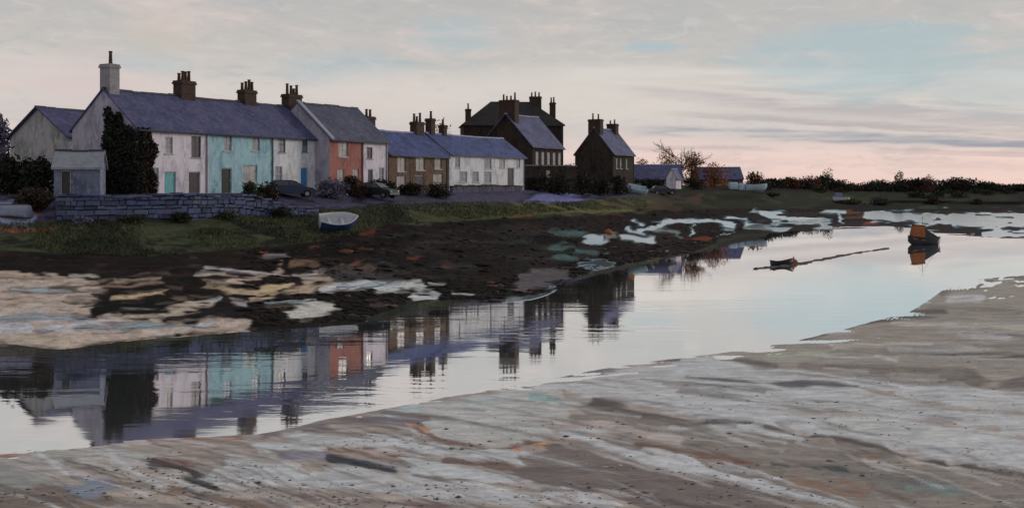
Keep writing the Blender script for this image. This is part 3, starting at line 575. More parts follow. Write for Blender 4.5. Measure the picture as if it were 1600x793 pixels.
# ------------------------------------------------------------------ houses
def house(name, label, org, rz, L, D, eave, ridge, wallm, roofm, wins=(), doors=(), chims=(), ov=(.0, .0), gablem=None, cat='house', group=None, gable_wins=(), gz=None, gutter=True, hip=0.0, coping=False, downpipe=None):
    """a pitched house in its own frame: x along the ridge, y to the back, front wall at y = 0. wins/doors: (x0, z0, x1, z1, material[, frame])"""
    g = GZ if gz is None else gz
    root = empty(name, (org[0], org[1], g), rz, label, cat, group)
    wb = MB(); ops = [o[:4] for o in wins]+[(d[0], -.3, d[2], d[3]) for d in doors]; e = .012
    xs = sorted({e, L-e, *[o[0] for o in ops], *[o[2] for o in ops]}); zs = sorted({-.6, eave, *[o[1] for o in ops], *[o[3] for o in ops]})
    for i in range(len(xs)-1):
        for j in range(len(zs)-1):
            mx, mz = (xs[i]+xs[i+1])/2, (zs[j]+zs[j+1])/2
            if not any(o[0] < mx < o[2] and o[1] < mz < o[3] for o in ops):
                wb.add([(xs[i], 0, zs[j]), (xs[i+1], 0, zs[j]), (xs[i+1], 0, zs[j+1]), (xs[i], 0, zs[j+1])], [(0, 1, 2, 3)])
    dp = .22
    for x0, z0, x1, z1 in ops:
        wb.add([(x0, 0, z0), (x1, 0, z0), (x1, 0, z1), (x0, 0, z1), (x0, dp, z0), (x1, dp, z0), (x1, dp, z1), (x0, dp, z1)], [(0, 4, 5, 1), (1, 5, 6, 2), (2, 6, 7, 3), (3, 7, 4, 0)])
    wb.add([(L-e, D, -.6), (e, D, -.6), (e, D, eave), (L-e, D, eave)], [(0, 1, 2, 3)])
    if hip: ends = [[(x, 0, -.6), (x, 0, eave), (x, D, eave), (x, D, -.6)] for x in (e, L-e)]
    else: ends = [[(x, 0, -.6), (x, 0, eave), (x, D/2, ridge), (x, D, eave), (x, D, -.6)] for x in (e, L-e)]
    if gablem is None:
        for p in ends: wb.add(p, [tuple(range(len(p)))])
    else:
        wb.add(ends[1], [tuple(range(len(ends[1])))])
        gb = MB(); gb.add(ends[0], [tuple(range(len(ends[0])))]); gb.add([(e+.25, 0, -.6), (e+.25, 0, eave), (e+.25, D, eave), (e+.25, D, -.6)], [(0, 1, 2, 3)]); gb.build('gable_wall', gablem, root)
    wo_ = MB(); wo_.v, wo_.f = wb.v, wb.f
    me = bpy.data.meshes.new('wall'); me.from_pydata(wo_.v, [], wo_.f); me.materials.append(wallm); link_mesh('wall', me, root)
    # roof: two slabs
    rb = MB(); th = .14; o = .28
    s = (ridge-eave)/(D/2); ye = -o; ze = eave-o*s
    if hip:
        hx = hip; a = [(-o, -o, ze), (L+o, -o, ze), (L+o, D+o, ze), (-o, D+o, ze), (hx, D/2, ridge), (L-hx, D/2, ridge)]
        b = [(x, y, z+th) for x, y, z in a]
        rb.add(a+b, [(0, 1, 5, 4), (1, 2, 5), (2, 3, 4, 5), (3, 0, 4), (6, 7, 11, 10), (7, 8, 11), (8, 9, 10, 11), (9, 6, 10), (0, 1, 7, 6), (1, 2, 8, 7), (2, 3, 9, 8), (3, 0, 6, 9)])
    else:
        x0, x1 = -ov[0]+e, L+ov[1]-e
        nseg = max(3, int(L/1.4)); pf = [(ye, ze), (D/2, ridge), (D-ye, ze), (D-ye, ze+th), (D/2, ridge+th), (ye, ze+th)]; st = []
        for i in range(nseg+1):
            sag = (-.09*math.sin(math.pi*i/nseg)+random.uniform(-.035, .035)) if 0 < i < nseg else 0; ej = random.uniform(-.025, .025) if 0 < i < nseg else 0
            st += [(x0+(x1-x0)*i/nseg, y, z+(sag if k in (1, 4) else ej)) for k, (y, z) in enumerate(pf)]
        rb.add(st, [(6*i+k, 6*i+(k+1) % 6, 6*i+6+(k+1) % 6, 6*i+6+k) for i in range(nseg) for k in range(6)]+[(5, 4, 3, 2, 1, 0), tuple(6*nseg+k for k in range(6))])
    ro = rb.build('roof', roofm, root)
    if not hip:
        cp = MB(); n = max(3, int(L/.9)); 
        for i in range(n):
            xa, xb = x0+(x1-x0)*i/n+.01, x0+(x1-x0)*(i+1)/n-.01; k = random.uniform(-.02, .02)-.09*math.sin(math.pi*(i+.5)/n)
            cp.prism_x([(D/2-.17, ridge+th-.10+k), (D/2-.10, ridge+th+.06+k), (D/2+.10, ridge+th+.06+k), (D/2+.17, ridge+th-.10+k)], xa, xb)
        cp.build('ridge_tiles', LEAD if roofm in (SL3, SL5) else GUT, ro)
    if coping:
        c = MB(); nv = Vector((0, -s, 1)).normalized()
        c.prism_x([(ye+.02, ze+th+.003), (D/2, ridge+th+.003), (D/2, ridge+th+.16), (ye+.02, ze+th+.16)], x0+.002, x0+.5); c.build('gable_coping', LEAD, root)
    if gutter:
        gm = MB(); gm.tube((.02, ye-.05, ze+.02), (L-.02, ye-.05, ze+.02), .075, .075, 6); gm.build('gutter', GUT, root)
        for dxp in (downpipe if downpipe is not None else (L-.25,)):
            d = MB(); d.tube((dxp, -.07, 0), (dxp, -.07, ze), .05, .05, 6); d.tube((dxp, -.07, ze), (dxp, ye-.05, ze+.02), .05, .05, 6); d.build('downpipe', GUT, root)
    for o_ in wins:
        x0, z0, x1, z1, gm_ = o_[:5]; fm = o_[5] if len(o_) > 5 else FRAME; t = .07; f = MB()
        f.box(x0+.004, .08, z0+.004, x0+t, .15, z1-.004); f.box(x1-t, .08, z0+.004, x1-.004, .15, z1-.004); f.box(x0+t, .08, z0+.004, x1-t, .15, z0+t); f.box(x0+t, .08, z1-t, x1-t, .15, z1-.004)
        zm = (z0+z1)/2; f.box(x0+t, .07, zm-.035, x1-t, .14, zm+.035); xm = (x0+x1)/2; f.box(xm-.02, .09, z0+t, xm+.02, .135, zm-.035); f.box(xm-.02, .09, zm+.035, xm+.02, .135, z1-t)
        wo = f.build('window', fm, root)
        for qa, qb in ((z0+t, zm-.035), (zm+.035, z1-t)):
            for xa, xb in ((x0+t, xm-.02), (xm+.02, x1-t)):
                p = MB(); p.box(xa, .11, qa, xb, .125, qb); p.build('pane', gm_, wo)
        sb = MB(); sb.box(x0-.08, -.07, z0-.09, x1+.08, .08, z0-.003); sb.build('sill', fm if fm is not FRAMED else LEAD, wo)
    for d in doors:
        x0, _, x1, z1, dm = d[:5]; b = MB(); b.box(x0+.07, .12, -.02, x1-.07, .17, z1-.08)
        for zz in (.15, 1.05):
            b.box(x0+.2, .105, zz, x1-.2, .12, zz+.65)
        do = b.build('door', dm, root); f = MB(); f.box(x0+.003, .06, 0, x0+.07, .18, z1-.003); f.box(x1-.07, .06, 0, x1-.003, .18, z1-.003); f.box(x0+.07, .06, z1-.08, x1-.07, .18, z1-.003); f.build('door_frame', FRAME, do)
        h = MB(); h.box(x1-.2, .06, .98, x1-.14, .12, 1.05); h.build('handle', METAL, do)
        st = MB(); st.box(x0-.1, -.35, -.3, x1+.1, .12, .0); st.build('doorstep', LEAD, do)
    for c in chims:
        cx, wd, dd, z0, z1, npot, cm = c[:7]; cy = c[7] if len(c) > 7 else D/2; b = MB()
        b.box(cx-wd/2, cy-dd/2, z0, cx+wd/2, cy+dd/2, z1-.3); b.box(cx-wd/2-.08, cy-dd/2-.08, z1-.3, cx+wd/2+.08, cy+dd/2+.08, z1-.14); b.box(cx-wd/2-.03, cy-dd/2-.03, z1-.14, cx+wd/2+.03, cy+dd/2+.03, z1)
        co = b.build('chimney', cm, root)
        for i in range(npot):
            k = (i+.5)/npot-.5; px_, py_ = (cx+k*wd*.95, cy+random.uniform(-.1, .1)) if wd >= dd else (cx+random.uniform(-.1, .1), cy+k*dd*.95)
            hh = random.uniform(.45, .95); p = MB(); p.tube((px_, py_, z1-.02), (px_, py_, z1+hh), .15, .115, 8); p.tube((px_, py_, z1+hh), (px_, py_, z1+hh+.09), .16, .15, 8); p.build('chimney_pot', POT, co)
    return root
RZ = math.atan2(ROW.y, ROW.x)
class Row:
    """frame of a house on the terrace line, so openings can be measured off the photograph"""
    def __init__(s, p0, p1, fwd=0.0, eave=5.0): s.fwd = fwd; s.o = front_pt(p0, fwd); s.a0 = front_a(p0, fwd); s.L = front_a(p1, fwd)-s.a0
    def x(s, px): return front_a(px, s.fwd)-s.a0
    def z(s, px, py): p = front_pt(px, s.fwd); return CZ-(py-HY)*p.y/F-GZ
    def w(s, x0, y0, x1, y1, *m):
        xm = (x0+x1)/2; return (s.x(x0), s.z(xm, y1), s.x(x1), s.z(xm, y0), *m)
    def d(s, x0, x1, y0, m): xm = (x0+x1)/2; return (s.x(x0), 0, s.x(x1), s.z(xm, y0), m)
    def rx(s, px, D):
        o = s.o+BACK*(D/2); u = (px-CX)/F; return (u*o.y-o.x)/(ROW.x-u*ROW.y)

r = Row(212, 326); D1 = 7.0
house('terraced_house', 'long white cottage with dark ivy on its gable and a tall pale chimney', r.o, RZ, r.L, D1, 5.0, 8.0, WHITE, SL1,
      [r.w(299, 213, 314, 246, GD, FRAMED), r.w(228, 210, 238, 224, GD, FRAMED), r.w(258, 214, 270, 240, GL), r.w(240, 262, 248, 285, GL)],
      [r.d(295, 313, 268, DOORD), r.d(257, 275, 268, DOORT)],
      [(.62, .95, 1.1, 7.2, 10.0, 1, CHIMP), (r.rx(291, D1)-.2, 1.6, .95, 7.3, 9.35, 4, CHIM)], ov=(.12, 0), gablem=LAV)
r = Row(326, 428)
house('terraced_house', 'turquoise painted house between two white houses, with a dark green door', r.o, RZ, r.L, D1, 5.0, 8.0, TURQ, SL1,
      [r.w(350, 212, 362, 236, GB), r.w(394, 212, 406, 236, GB), r.w(380, 258, 402, 284, GL)], [r.d(346, 362, 262, DOORG)],
      [(r.rx(386, D1), 1.5, .9, 7.3, 9.15, 4, CHIM)])
r = Row(428, 499)
house('terraced_house', 'white house with a bright blue door beside the turquoise house', r.o, RZ, r.L, D1, 5.0, 8.0, WHITE2, SL1,
      [r.w(435, 213, 446, 238, GB, FRAMED), r.w(472, 213, 481, 238, GB, FRAMED), r.w(430, 260, 441, 284, GB)], [r.d(470, 481, 262, DOORB)],
      [(r.rx(456, D1), 1.9, .9, 7.3, 9.2, 4, CHIM)])
r = Row(515, 568, 1.7); D2 = 7.6
house('terraced_house', 'terracotta pink house with a pale lavender gable and grey slate roof', r.o, RZ, r.L, D2, 4.95, 8.3, PINK, SL2,
      [r.w(529, 222, 544, 245, GL), r.w(527, 264, 538, 288, GL), r.w(551, 264, 561, 286, GL)], [], [], ov=(.1, 0), gablem=LAV, coping=True)
r = Row(568, 606, 1.7)
house('terraced_house', 'narrow white house between the terracotta house and the brown stone house', r.o, RZ, r.L, D2, 4.95, 8.3, WHITE, SL2,
      [r.w(573, 230, 582, 248, GD, FRAMED), r.w(592, 262, 600, 286, GB)], [r.d(575, 583, 264, DOORD)], [], ov=(0, .12))
r = Row(608, 700, 1.4); D3 = 6.4
house('terraced_house', 'brown stone house with deep blue slate roof and net curtained windows', r.o, RZ, r.L, D3, 3.75, 6.25, BROWN, SL3,
      [r.w(621, 246, 634, 268, GL), r.w(650, 244, 664, 266, GL), r.w(679, 246, 690, 264, GL), r.w(620, 275, 634, 292, GL), r.w(677, 272, 692, 290, GL)], [r.d(648, 662, 274, DOORD)],
      [(.8, 1.4, .9, 5.4, 7.6, 2, CHIM), (r.L-1.2, 1.5, .9, 5.4, 7.5, 3, CHIM)], ov=(.1, .1))
r = Row(702, 820, 1.4); D4 = 6.2
house('cottage', 'low white cottage at the right end of the row under a blue roof', r.o, RZ, r.L, D4, 4.05, 6.3, WHITE2, SL3,
      [r.w(711, 246, 719, 262, GB), r.w(757, 248, 768, 264, GB), r.w(718, 268, 730, 284, GB), r.w(738, 268, 748, 284, GB), r.w(756, 268, 768, 286, GB), r.w(780, 248, 789, 262, GL), r.w(806, 248, 813, 262, GL)], [r.d(793, 803, 262, DOORD)],
      [(1.0, .8, .8, 5.4, 8.0, 1, CHIM), (3.6, .7, .7, 5.4, 7.4, 1, CHIM)], ov=(.1, .1))
def corner(px, Y): return Vector(((px-CX)/F*Y, Y))
house('tall_house', 'dark stone gabled house with a four pot chimney behind the low white cottage', corner(832, 150), RZ, 9.6, 8.2, 6.0, 10.4, DARK, SL5,
      [(1.0+i*1.75, 3.4, 2.0+i*1.75, 5.2, GL) for i in range(5)]+[(1.4+i*2.4, .9, 2.4+i*2.4, 2.4, GD) for i in range(3)], [], [(.8, 1.2, 2.5, 9.2, 12.4, 4, CHIM)], ov=(.35, .1))
house('manor_house', 'big dark hipped house on the skyline behind the dark gabled house', corner(724, 176), math.radians(6), 16.2, 9.0, 10.4, 14.2, DARK, SL4,
      [(3+i*3, 5, 4.2+i*3, 7, GD) for i in range(4)], [], [(12.2, 1.9, 1.0, 12.8, 15.2, 3, CHIM), (.9, .9, .9, 7, 12.9, 1, CHIM, 2.0), (15.0, .9, .9, 9, 14.2, 2, CHIM, 4.0)], hip=4.8)
house('stone_house', 'dark stone house with two chimneys standing alone right of the village', corner(958, 172), RZ, 8.6, 6.6, 5.6, 9.6, DARK2, SL5,
      [(1.2, 3.2, 2.0, 4.8, GL, FRAME), (2.8, 3.2, 3.6, 4.8, GL, FRAME), (5.2, 3.2, 6.0, 4.8, GL, FRAME)], [], [(.7, 1.2, 2.1, 8.6, 11.0, 2, CHIM), (7.4, 1.2, 1.6, 8.4, 10.6, 2, CHIM)], ov=(.1, .1))
house('low_outbuilding', 'long low outbuilding with blue slate roof right of the lone stone house', corner(978, 214), math.radians(4), 11.2, 5.0, 1.9, 4.6, DARK2, SL5, [(1.6+i*3, .7, 2.8+i*3, 1.6, GD) for i in range(3)], [], [], ov=(.2, .2), gz=6.15)
house('low_outbuilding', 'far low outbuilding with blue roof and brown wall at the end of the village', corner(1092, 262), math.radians(8), 11.0, 5.2, 2.2, 4.9, BROWN, SL5, [(1.5+i*2.6, .7, 2.7+i*2.6, 1.7, GD) for i in range(3)], [], [], ov=(.2, .2), gz=6.1)
house('small_shed', 'tiny white gabled shed between the two low blue roofed outbuildings', corner(1056, 205), RZ, 3.0, 1.9, 2.0, 3.6, WHITE, SL5, [], [], [], ov=(.1, .1), gz=6.15, gutter=False)
house('barn', 'pale grey barn with a broad gable at the left edge behind dark bushes', corner(106, 93), RZ, 9.5, 7.4, 4.8, 7.3, WHITE2, SL1, [], [], [], ov=(.35, .2), gablem=render('barn_render', (.42, .41, .42), (.27, .27, .27), (.52, .52, .5)))
house('garden_shed', 'small blue grey shed with a dark door against the ivy covered gable', (corner(84, 78.5)), math.radians(12), 3.15, 2.6, 2.05, 3.15, BLUEW, mat('felt_roof', (.30, .31, .35), (.20, .21, .25), (.42, .44, .46)), [], [(.45, 0, 1.15, 1.75, DOORD)], [], ov=(.15, .15), gutter=False, gz=6.15)

# stone yard wall and outbuilding dark block right of the low cottage
def lean_to():
    o = corner(820, 141); root = empty('stone_outhouse', (o.x, o.y, 6.2), math.radians(30), 'dark rubble outhouse with pale green coping beside the low white cottage', 'outhouse')
    L, H, D = 8.0, 3.05, 3.0; m = MB(); m.box(0, 0, -.6, L, D, H); m.build('wall', DARK2, root)
    c = MB(); n = 11
    for i in range(n): c.box(L*i/n+.01-.05, -.1, H+.003, L*(i+1)/n-.01, D+.1, H+.18+random.uniform(-.03, .03))
    c.build('coping', TEALW, root)
    d = MB(); d.box(3.2, -.05, .9, 3.75, -.002, 2.5); d.build('shutter', mat('pale_board', (.40, .36, .28)), root)
    s = MB()
    for i in range(60):
        x, z = random.uniform(.2, L-.5), random.uniform(0, H-.35); w_, h_ = random.uniform(.3, .6), random.uniform(.14, .28)
        if 2.6 < x < 3.9 and z > .6: continue
        s.box(x, -.05+random.uniform(0, .02), z, x+w_, .05, z+h_)
    tag(s.build('rubble_facing', DARK, root), kind='stuff')
lean_to()
def garden_wall(name, label, pts, h, matr, th=.35, stone=True):
    root = empty(name, pts[0], 0, label, 'wall'); o = pts[0]; b = MB(); c = MB()
    for p, q in zip(pts[:-1], pts[1:]):
        d = (q-p); L = math.hypot(d.x, d.y); n = max(1, int(L/.9)); nx = Vector((-d.y/L, d.x/L, 0))*th/2
        for i in range(n):
            a0 = p.lerp(q, i/n)-o; a1 = p.lerp(q, (i+1)/n-.03/n)-o; hh = h+random.uniform(-.06, .06)
            def blk(mb, z0, z1, k):
                vs = [a0-nx*k, a1-nx*k, a1+nx*k, a0+nx*k]; vs = [Vector((v.x, v.y, v.z+z0)) for v in vs]+[Vector((v.x, v.y, v.z+z1)) for v in vs]
                mb.add(vs, [(0, 3, 2, 1), (4, 5, 6, 7), (0, 1, 5, 4), (1, 2, 6, 5), (2, 3, 7, 6), (3, 0, 4, 7)])
            blk(b, -.4, hh-.16, 1); blk(c, hh-.157, hh, 1.25)
    b.build('wall_body', matr, root); c.build('coping', DARK2, root)
garden_wall('field_wall', 'dark dry stone wall below the lone stone house', [at(858, 139), at(905, 149), at(960, 160), at(1000, 172)], 1.5, DARK2)
garden_wall('yard_wall', 'low mauve wall in front of the low white cottage', [at(705, 116), at(760, 123), at(815, 131)], .75, render('mauve_wall', (.10, .095, .14), (.05, .045, .06), (.17, .16, .22)))

# sea wall of individual stones under the first houses
def sea_wall():
    pA = [(88, 73.9), (150, 75.1), (230, 77.2), (300, 79.6), (392, 84.2), (440, 86.6), (492, 89.6)]
    P = [Vector(((p-CX)/F*y, y, 0)) for p, y in pA]
    o = P[0]; root = empty('sea_wall', (o.x, o.y, 0), 0, 'blue grey rubble sea wall on the grass bank below the white and turquoise houses', 'wall')
    segs = [(a, b, (b-a).length) for a, b in zip(P[:-1], P[1:])]; Ltot = sum(s[2] for s in segs)
    def pt(t):
        for a, b, l in segs:
            if t <= l or (a, b, l) == segs[-1]: return a.lerp(b, min(1.05, t/l)), (b-a).normalized()
            t -= l
    core = MB(); n = 32; top = 6.22; T0 = sum(x[2] for x in segs[:4]); fall = lambda t: 1.15*sstep(T0-2.5, Ltot, np.float64(t))
    for i in range(n):
        a, d = pt(Ltot*i/n); b, _ = pt(Ltot*(i+1)/n); nx = Vector((-d.y, d.x, 0))
        zb = min(ground_z(a.x, a.y), ground_z(b.x, b.y))-.5
        vs = [a+nx*.08, b+nx*.08, b+nx*.6, a+nx*.6]; tp = [top-.12-float(fall(Ltot*(i+k)/n)) for k in (0, 1, 1, 0)]
        vs = [Vector((v.x-o.x, v.y-o.y, zb)) for v in vs]+[Vector((v.x-o.x, v.y-o.y, h)) for v, h in zip(vs, tp)]
        core.add(vs, [(0, 3, 2, 1), (4, 5, 6, 7), (0, 1, 5, 4), (1, 2, 6, 5), (2, 3, 7, 6), (3, 0, 4, 7)])
    core.build('wall_core', MORT, root)
    protos = []
    for k in range(10):
        m = MB(); j = lambda s: random.uniform(-s, s)
        f = [(-.5+j(.04), -.5+j(.1), -.5+j(.07)), (.5+j(.04), -.5+j(.1), -.5+j(.07)), (.5+j(.04), -.5+j(.1), .5+j(.07)), (-.5+j(.04), -.5+j(.1), .5+j(.07))]
        mid = [(x*.86, y-.16, z*.82) for x, y, z in f]; bk = [(x, .5, z) for x, y, z in f]
        m.add(bk+f+mid, [(0, 1, 5, 4), (1, 2, 6, 5), (2, 3, 7, 6), (3, 0, 4, 7), (4, 5, 9, 8), (5, 6, 10, 9), (6, 7, 11, 10), (7, 4, 8, 11), (8, 9, 10, 11)])
        protos.append(m.mesh('stone', STONES[k % 5]))
    z = top; row = 0; cnt = 0
    for h in (.17, .27, .36, .24, .40, .30, .38):
        t = 0
        while t < Ltot-.2:
            l = random.choice((.35, .5, .65, .8, 1.1))*random.uniform(.85, 1.15) if row else random.uniform(.6, 1.1); p, d = pt(t+l/2); t += l
            zf_ = z-float(fall(t-l/2))
            if zf_-h < ground_z(p.x, p.y)-.35: continue
            ob = link_mesh('stone' if row else 'coping_stone', random.choice(protos), root); cnt += 1
            nx = Vector((-d.y, d.x, 0)); q = p+nx*(.02 if row else .12)
            ob.location = (q.x-o.x, q.y-o.y, zf_-h/2+random.uniform(-.03, .03)+(.10*math.sin(t*.9) if not row else 0)); ob.rotation_euler = (0, random.uniform(-.07, .07), math.atan2(d.y, d.x)); ob.scale = (l-.03, random.uniform(.24, .38) if row else .6, h*random.uniform(.84, 1.0)-.01)
        z -= h; row += 1
sea_wall()

# ------------------------------------------------------------------ plants
def leaves(blobs, n, size, mats, name, flat=.0, parent=None):
    """leaf-sized faces spread through the volume of several clumps"""
    vol = np.array([b[3]*b[4]*b[5] for b in blobs])**.75; cnt = np.maximum(8, (n*vol/vol.sum()).astype(int)); Ps = []; mi = []
    for b, c in zip(blobs, cnt):
        d = RNG.normal(size=(c, 3)); d /= np.linalg.norm(d, axis=1)[:, None]; rr = RNG.random(c)**.45
        rr *= 1+.35*(vnoise(d[:, 0]*3+b[0], d[:, 2]*3+d[:, 1]*2, 7)-.5)
        Ps.append(np.array(b[:3])+d*rr[:, None]*np.array(b[3:6])); mi.append(np.where(RNG.random(c) < .6, RNG.integers(0, len(mats)), RNG.integers(0, len(mats), c)))
    P = np.concatenate(Ps); M = np.concatenate(mi); k = len(P)
    a = RNG.normal(size=(k, 3)); a /= np.linalg.norm(a, axis=1)[:, None]; b_ = np.cross(a, RNG.normal(size=(k, 3))); b_ /= np.linalg.norm(b_, axis=1)[:, None]
    s = size*RNG.uniform(.5, 1.3, k)[:, None]
    V = np.stack([P-a*s, P+b_*s*.45, P+a*s, P-b_*s*.45], 1).reshape(-1, 3)
    return link_mesh(name, np_mesh(name, V, np.arange(4*k).reshape(-1, 4), mats, M), parent)
def bush(name, label, cat, loc, wd, ht, mats, n=1400, size=.16, group=None, dp=None, bark=BARK, trunk=.0, nb=8):
    root = empty(name, loc, 0, label, cat, group); dp = dp or wd*.8; bl = []
    for i in range(nb):
        a = random.uniform(0, 6.28); q = random.uniform(.1, .62); k = random.uniform(.28, .5)
        bl.append((math.cos(a)*q*wd/2, math.sin(a)*q*dp/2, ht*random.uniform(trunk+.18, .74), wd*k*.66, dp*k*.66, ht*k*.62))
    bl.append((0, 0, ht*(.42+trunk*.5), wd*.42, dp*.42, ht*(.46-trunk*.5)))
    if trunk < .1: bl.append((0, 0, ht*.2, wd*.5, dp*.5, ht*.24))
    leaves(bl, n, size, mats, 'crown', parent=root)
    t = MB(); t.tube((0, 0, -.2), (0, 0, ht*.45), wd*.03+.03, wd*.018+.015)
    for b in bl[:5]: t.tube((0, 0, ht*.22), b[:3], wd*.014+.015, .01, 5)
    t.build('trunk', bark, root); return root
def place_bush(px, Y, wpx, hpx, mats, name, label, n=1400, size=.16, group=None, cat='bush', dz=0.0, **k):
    return bush(name, label, cat, at(px, Y, dz), wpx*Y/F, hpx*Y/F, mats, n, size, group, **k)

def ivy():
    """ivy clinging to the near gable and round the front corner of the first cottage"""
    o = Row(212, 326).o; root = empty('ivy', (o.x, o.y, GZ), RZ, 'dense dark ivy covering the front half of the gable below the tall pale chimney', 'ivy')
    V = []; 
    def put(n, fn):
        for i in range(n): V.append(fn())
    def gab():
        while True:
            y = random.uniform(-.25, 3.5); z = random.uniform(0, 7)
            top = min(4.9+y*.82, 6.7)-.35*max(0, y-2.6)**2
            if z < top*(.95+.05*math.sin(y*5)) and y < 3.3+.2*math.sin(z*2.1): return (-random.uniform(.03, .32), y, z)
    def fr():
        while True:
            x = random.uniform(-.1, 2.0); z = random.uniform(0, 5.0)
            lim = 1.85+.3*math.sin(z*2.3)-(.35 if z > 3.8 else 0)
            if x < lim: return (x, -random.uniform(.03, .3), z)
    put(5200, gab); put(2300, fr)
    P = np.array(V); k = len(P); a = RNG.normal(size=(k, 3)); a /= np.linalg.norm(a, axis=1)[:, None]; b_ = np.cross(a, RNG.normal(size=(k, 3))); b_ /= np.linalg.norm(b_, axis=1)[:, None]; s = .13*RNG.uniform(.6, 1.4, k)[:, None]
    VV = np.stack([P-a*s, P+b_*s*.6, P+a*s, P-b_*s*.6], 1).reshape(-1, 3); wgt = (P[:, 1] < 0) & (P[:, 0] > .6); M = np.where(RNG.random(k) < np.where(wgt, .6, .12), 2, RNG.integers(0, 2, k))
    link_mesh('foliage', np_mesh('foliage', VV, np.arange(4*k).reshape(-1, 4), LF_IVY, M), root)
    t = MB()
    for y0, y1, z1 in ((.6, .9, 5.2), (1.6, 2.0, 6.2), (2.6, 3.0, 5.6)):
        t.tube((-.06, y0, -.2), (-.06, (y0+y1)/2+.2, z1*.5), .06, .05, 5); t.tube((-.06, (y0+y1)/2+.2, z1*.5), (-.06, y1, z1), .05, .02, 5)
    t.build('stem', BARK, root)
    return root
ivy()
place_bush(18, 82, 72, 78, LF_D, 'bush', 'dark bush in front of the left end of the pale barn', 2600, .2, nb=9)
place_bush(62, 81, 66, 64, LF_D, 'bush', 'dark bush between the pale barn and the blue grey shed', 2400, .2, nb=9)
place_bush(-60, 84, 80, 66, LF_D, 'bush', 'dark bush just outside the left edge', 1200, .2)
place_bush(-4, 140, 44, 132, LF_V, 'tree', 'hazy violet tree top behind the barn at the left edge', 1500, .4, cat='tree')
place_bush(390, 88.5, 30, 26, LF_G, 'bush', 'low dark bush with orange tips below the turquoise house', 900, .12)
place_bush(415, 89, 44, 34, [LF_D[0], LF_D[2], LF_O[1]], 'bush', 'rust flecked bush in front of the right side of the turquoise house', 1300, .14)
place_bush(398, 86.4, 46, 22, LF_D, 'bush', 'black low bush hanging over the right end of the sea wall', 1200, .14)
place_bush(452, 96, 40, 16, LF_D, 'bush', 'dark low bush under the white house with the blue door', 700, .13)
place_bush(515, 96.5, 56, 36, LF_V, 'bush', 'mauve bush below the terracotta house', 1700, .15)
place_bush(552, 100, 44, 34, [LF_D[0], LF_D[2], LF_O[2]], 'bush', 'brown black bush at the foot of the terracotta house', 1500, .15)
place_bush(600, 106, 50, 24, LF_D, 'bush', 'dark bush in front of the narrow white house', 1300, .15)
place_bush(640, 108, 58, 22, [LF_D[0], LF_D[2], LF_D[2]], 'bush', 'brown bush under the left windows of the brown stone house', 1300, .15)
place_bush(684, 110, 46, 24, [LF_D[0], LF_D[2], LF_O[2]], 'bush', 'brown bush at the right end of the brown stone house', 1200, .15)
place_bush(884, 160, 60, 44, LF_D, 'bush', 'dark bush between the tall gabled house and the lone stone house', 1600, .22)
place_bush(1000, 184, 30, 20, LF_D, 'bush', 'dark bush right of the lone stone house above the pale dinghy', 700, .2)
for i, (px, wd, ht, lb) in enumerate(((1004, 30, 52, 'small orange bush beside the lone stone house'), (1036, 46, 64, 'orange brown bush left of the bare russet tree'), (1080, 40, 60, 'orange bush right of the bare russet tree'), (1116, 46, 48, 'low rust bush behind the far outbuilding roof'))):
    place_bush(px, 246, wd, ht, LF_O, 'autumn_bush', lb, 1500, .24, bark=BARKR, nb=9)
place_bush(688, 136, 58, 118, [LF_O[0], LF_O[1], LF_O[1]], 'autumn_tree', 'thin orange leaved tree rising behind the chimneys of the brown stone house', 420, .16, cat='tree', bark=BARKR, trunk=.42, nb=9)
for px, Y, w_, h_, lb in ((838, 137, 46, 26, 'dark bush at the foot of the stone outhouse left end'), (872, 139, 50, 34, 'dark bush against the field wall below the outhouse'), (908, 146, 52, 40, 'dark bush in front of the lone stone house left corner'), (938, 152, 44, 28, 'dark low bush below the middle of the lone stone house'), (965, 160, 46, 34, 'dark bush at the right foot of the lone stone house'), (1020, 192, 40, 18, 'dark low bush in front of the low blue roofed outbuilding'), (1085, 215, 44, 20, 'brown low bush between the two low outbuildings')):
    place_bush(px, Y, w_, h_, [LF_D[0], LF_D[2], LF_D[2]], 'bush', lb, 1300, .19)
for i in range(22):
    px = random.uniform(1120, 1640); Y = random.uniform(.74, .96)*float(np.interp(px, [1100, 1200, 1300, 1400, 1600], [235, 300, 400, 435, 450]))
    place_bush(px, Y, random.uniform(26, 60), random.uniform(5, 13), [LF_D, [LF_D[0], LF_D[2], LF_O[2]], [LF_D[0], LF_D[1], LF_G[0]]][i % 3], 'scrub_bush', 'low dark scrub bush on the rough field before the far hedge', 420, .34, 'scrub on the rough far bank')
for px, w_, h_, lb in ((1178, 34, 30, 'rust coloured bush at the left end of the far hedge'), (1232, 44, 24, 'low rust bush in the far hedge left of the rounded tree'), (1268, 40, 30, 'orange brown bush against the rounded tree in the far hedge'), (1452, 34, 34, 'rust tinged bush in the right half of the far hedge')):
    place_bush(px, float(np.interp(px, [1180, 1300, 1400, 1600], [288, 396, 430, 445])), w_, h_*.9, [LF_O[1], LF_O[2], LF_D[2]], 'autumn_bush', lb, 700, .38, bark=BARKR)
place_bush(56, 75.8, 74, 36, [LF_D[0], LF_D[2], LF_O[2]], 'bush', 'dark twiggy bush on the slope at the left end of the sea wall', 2200, .13, nb=10)
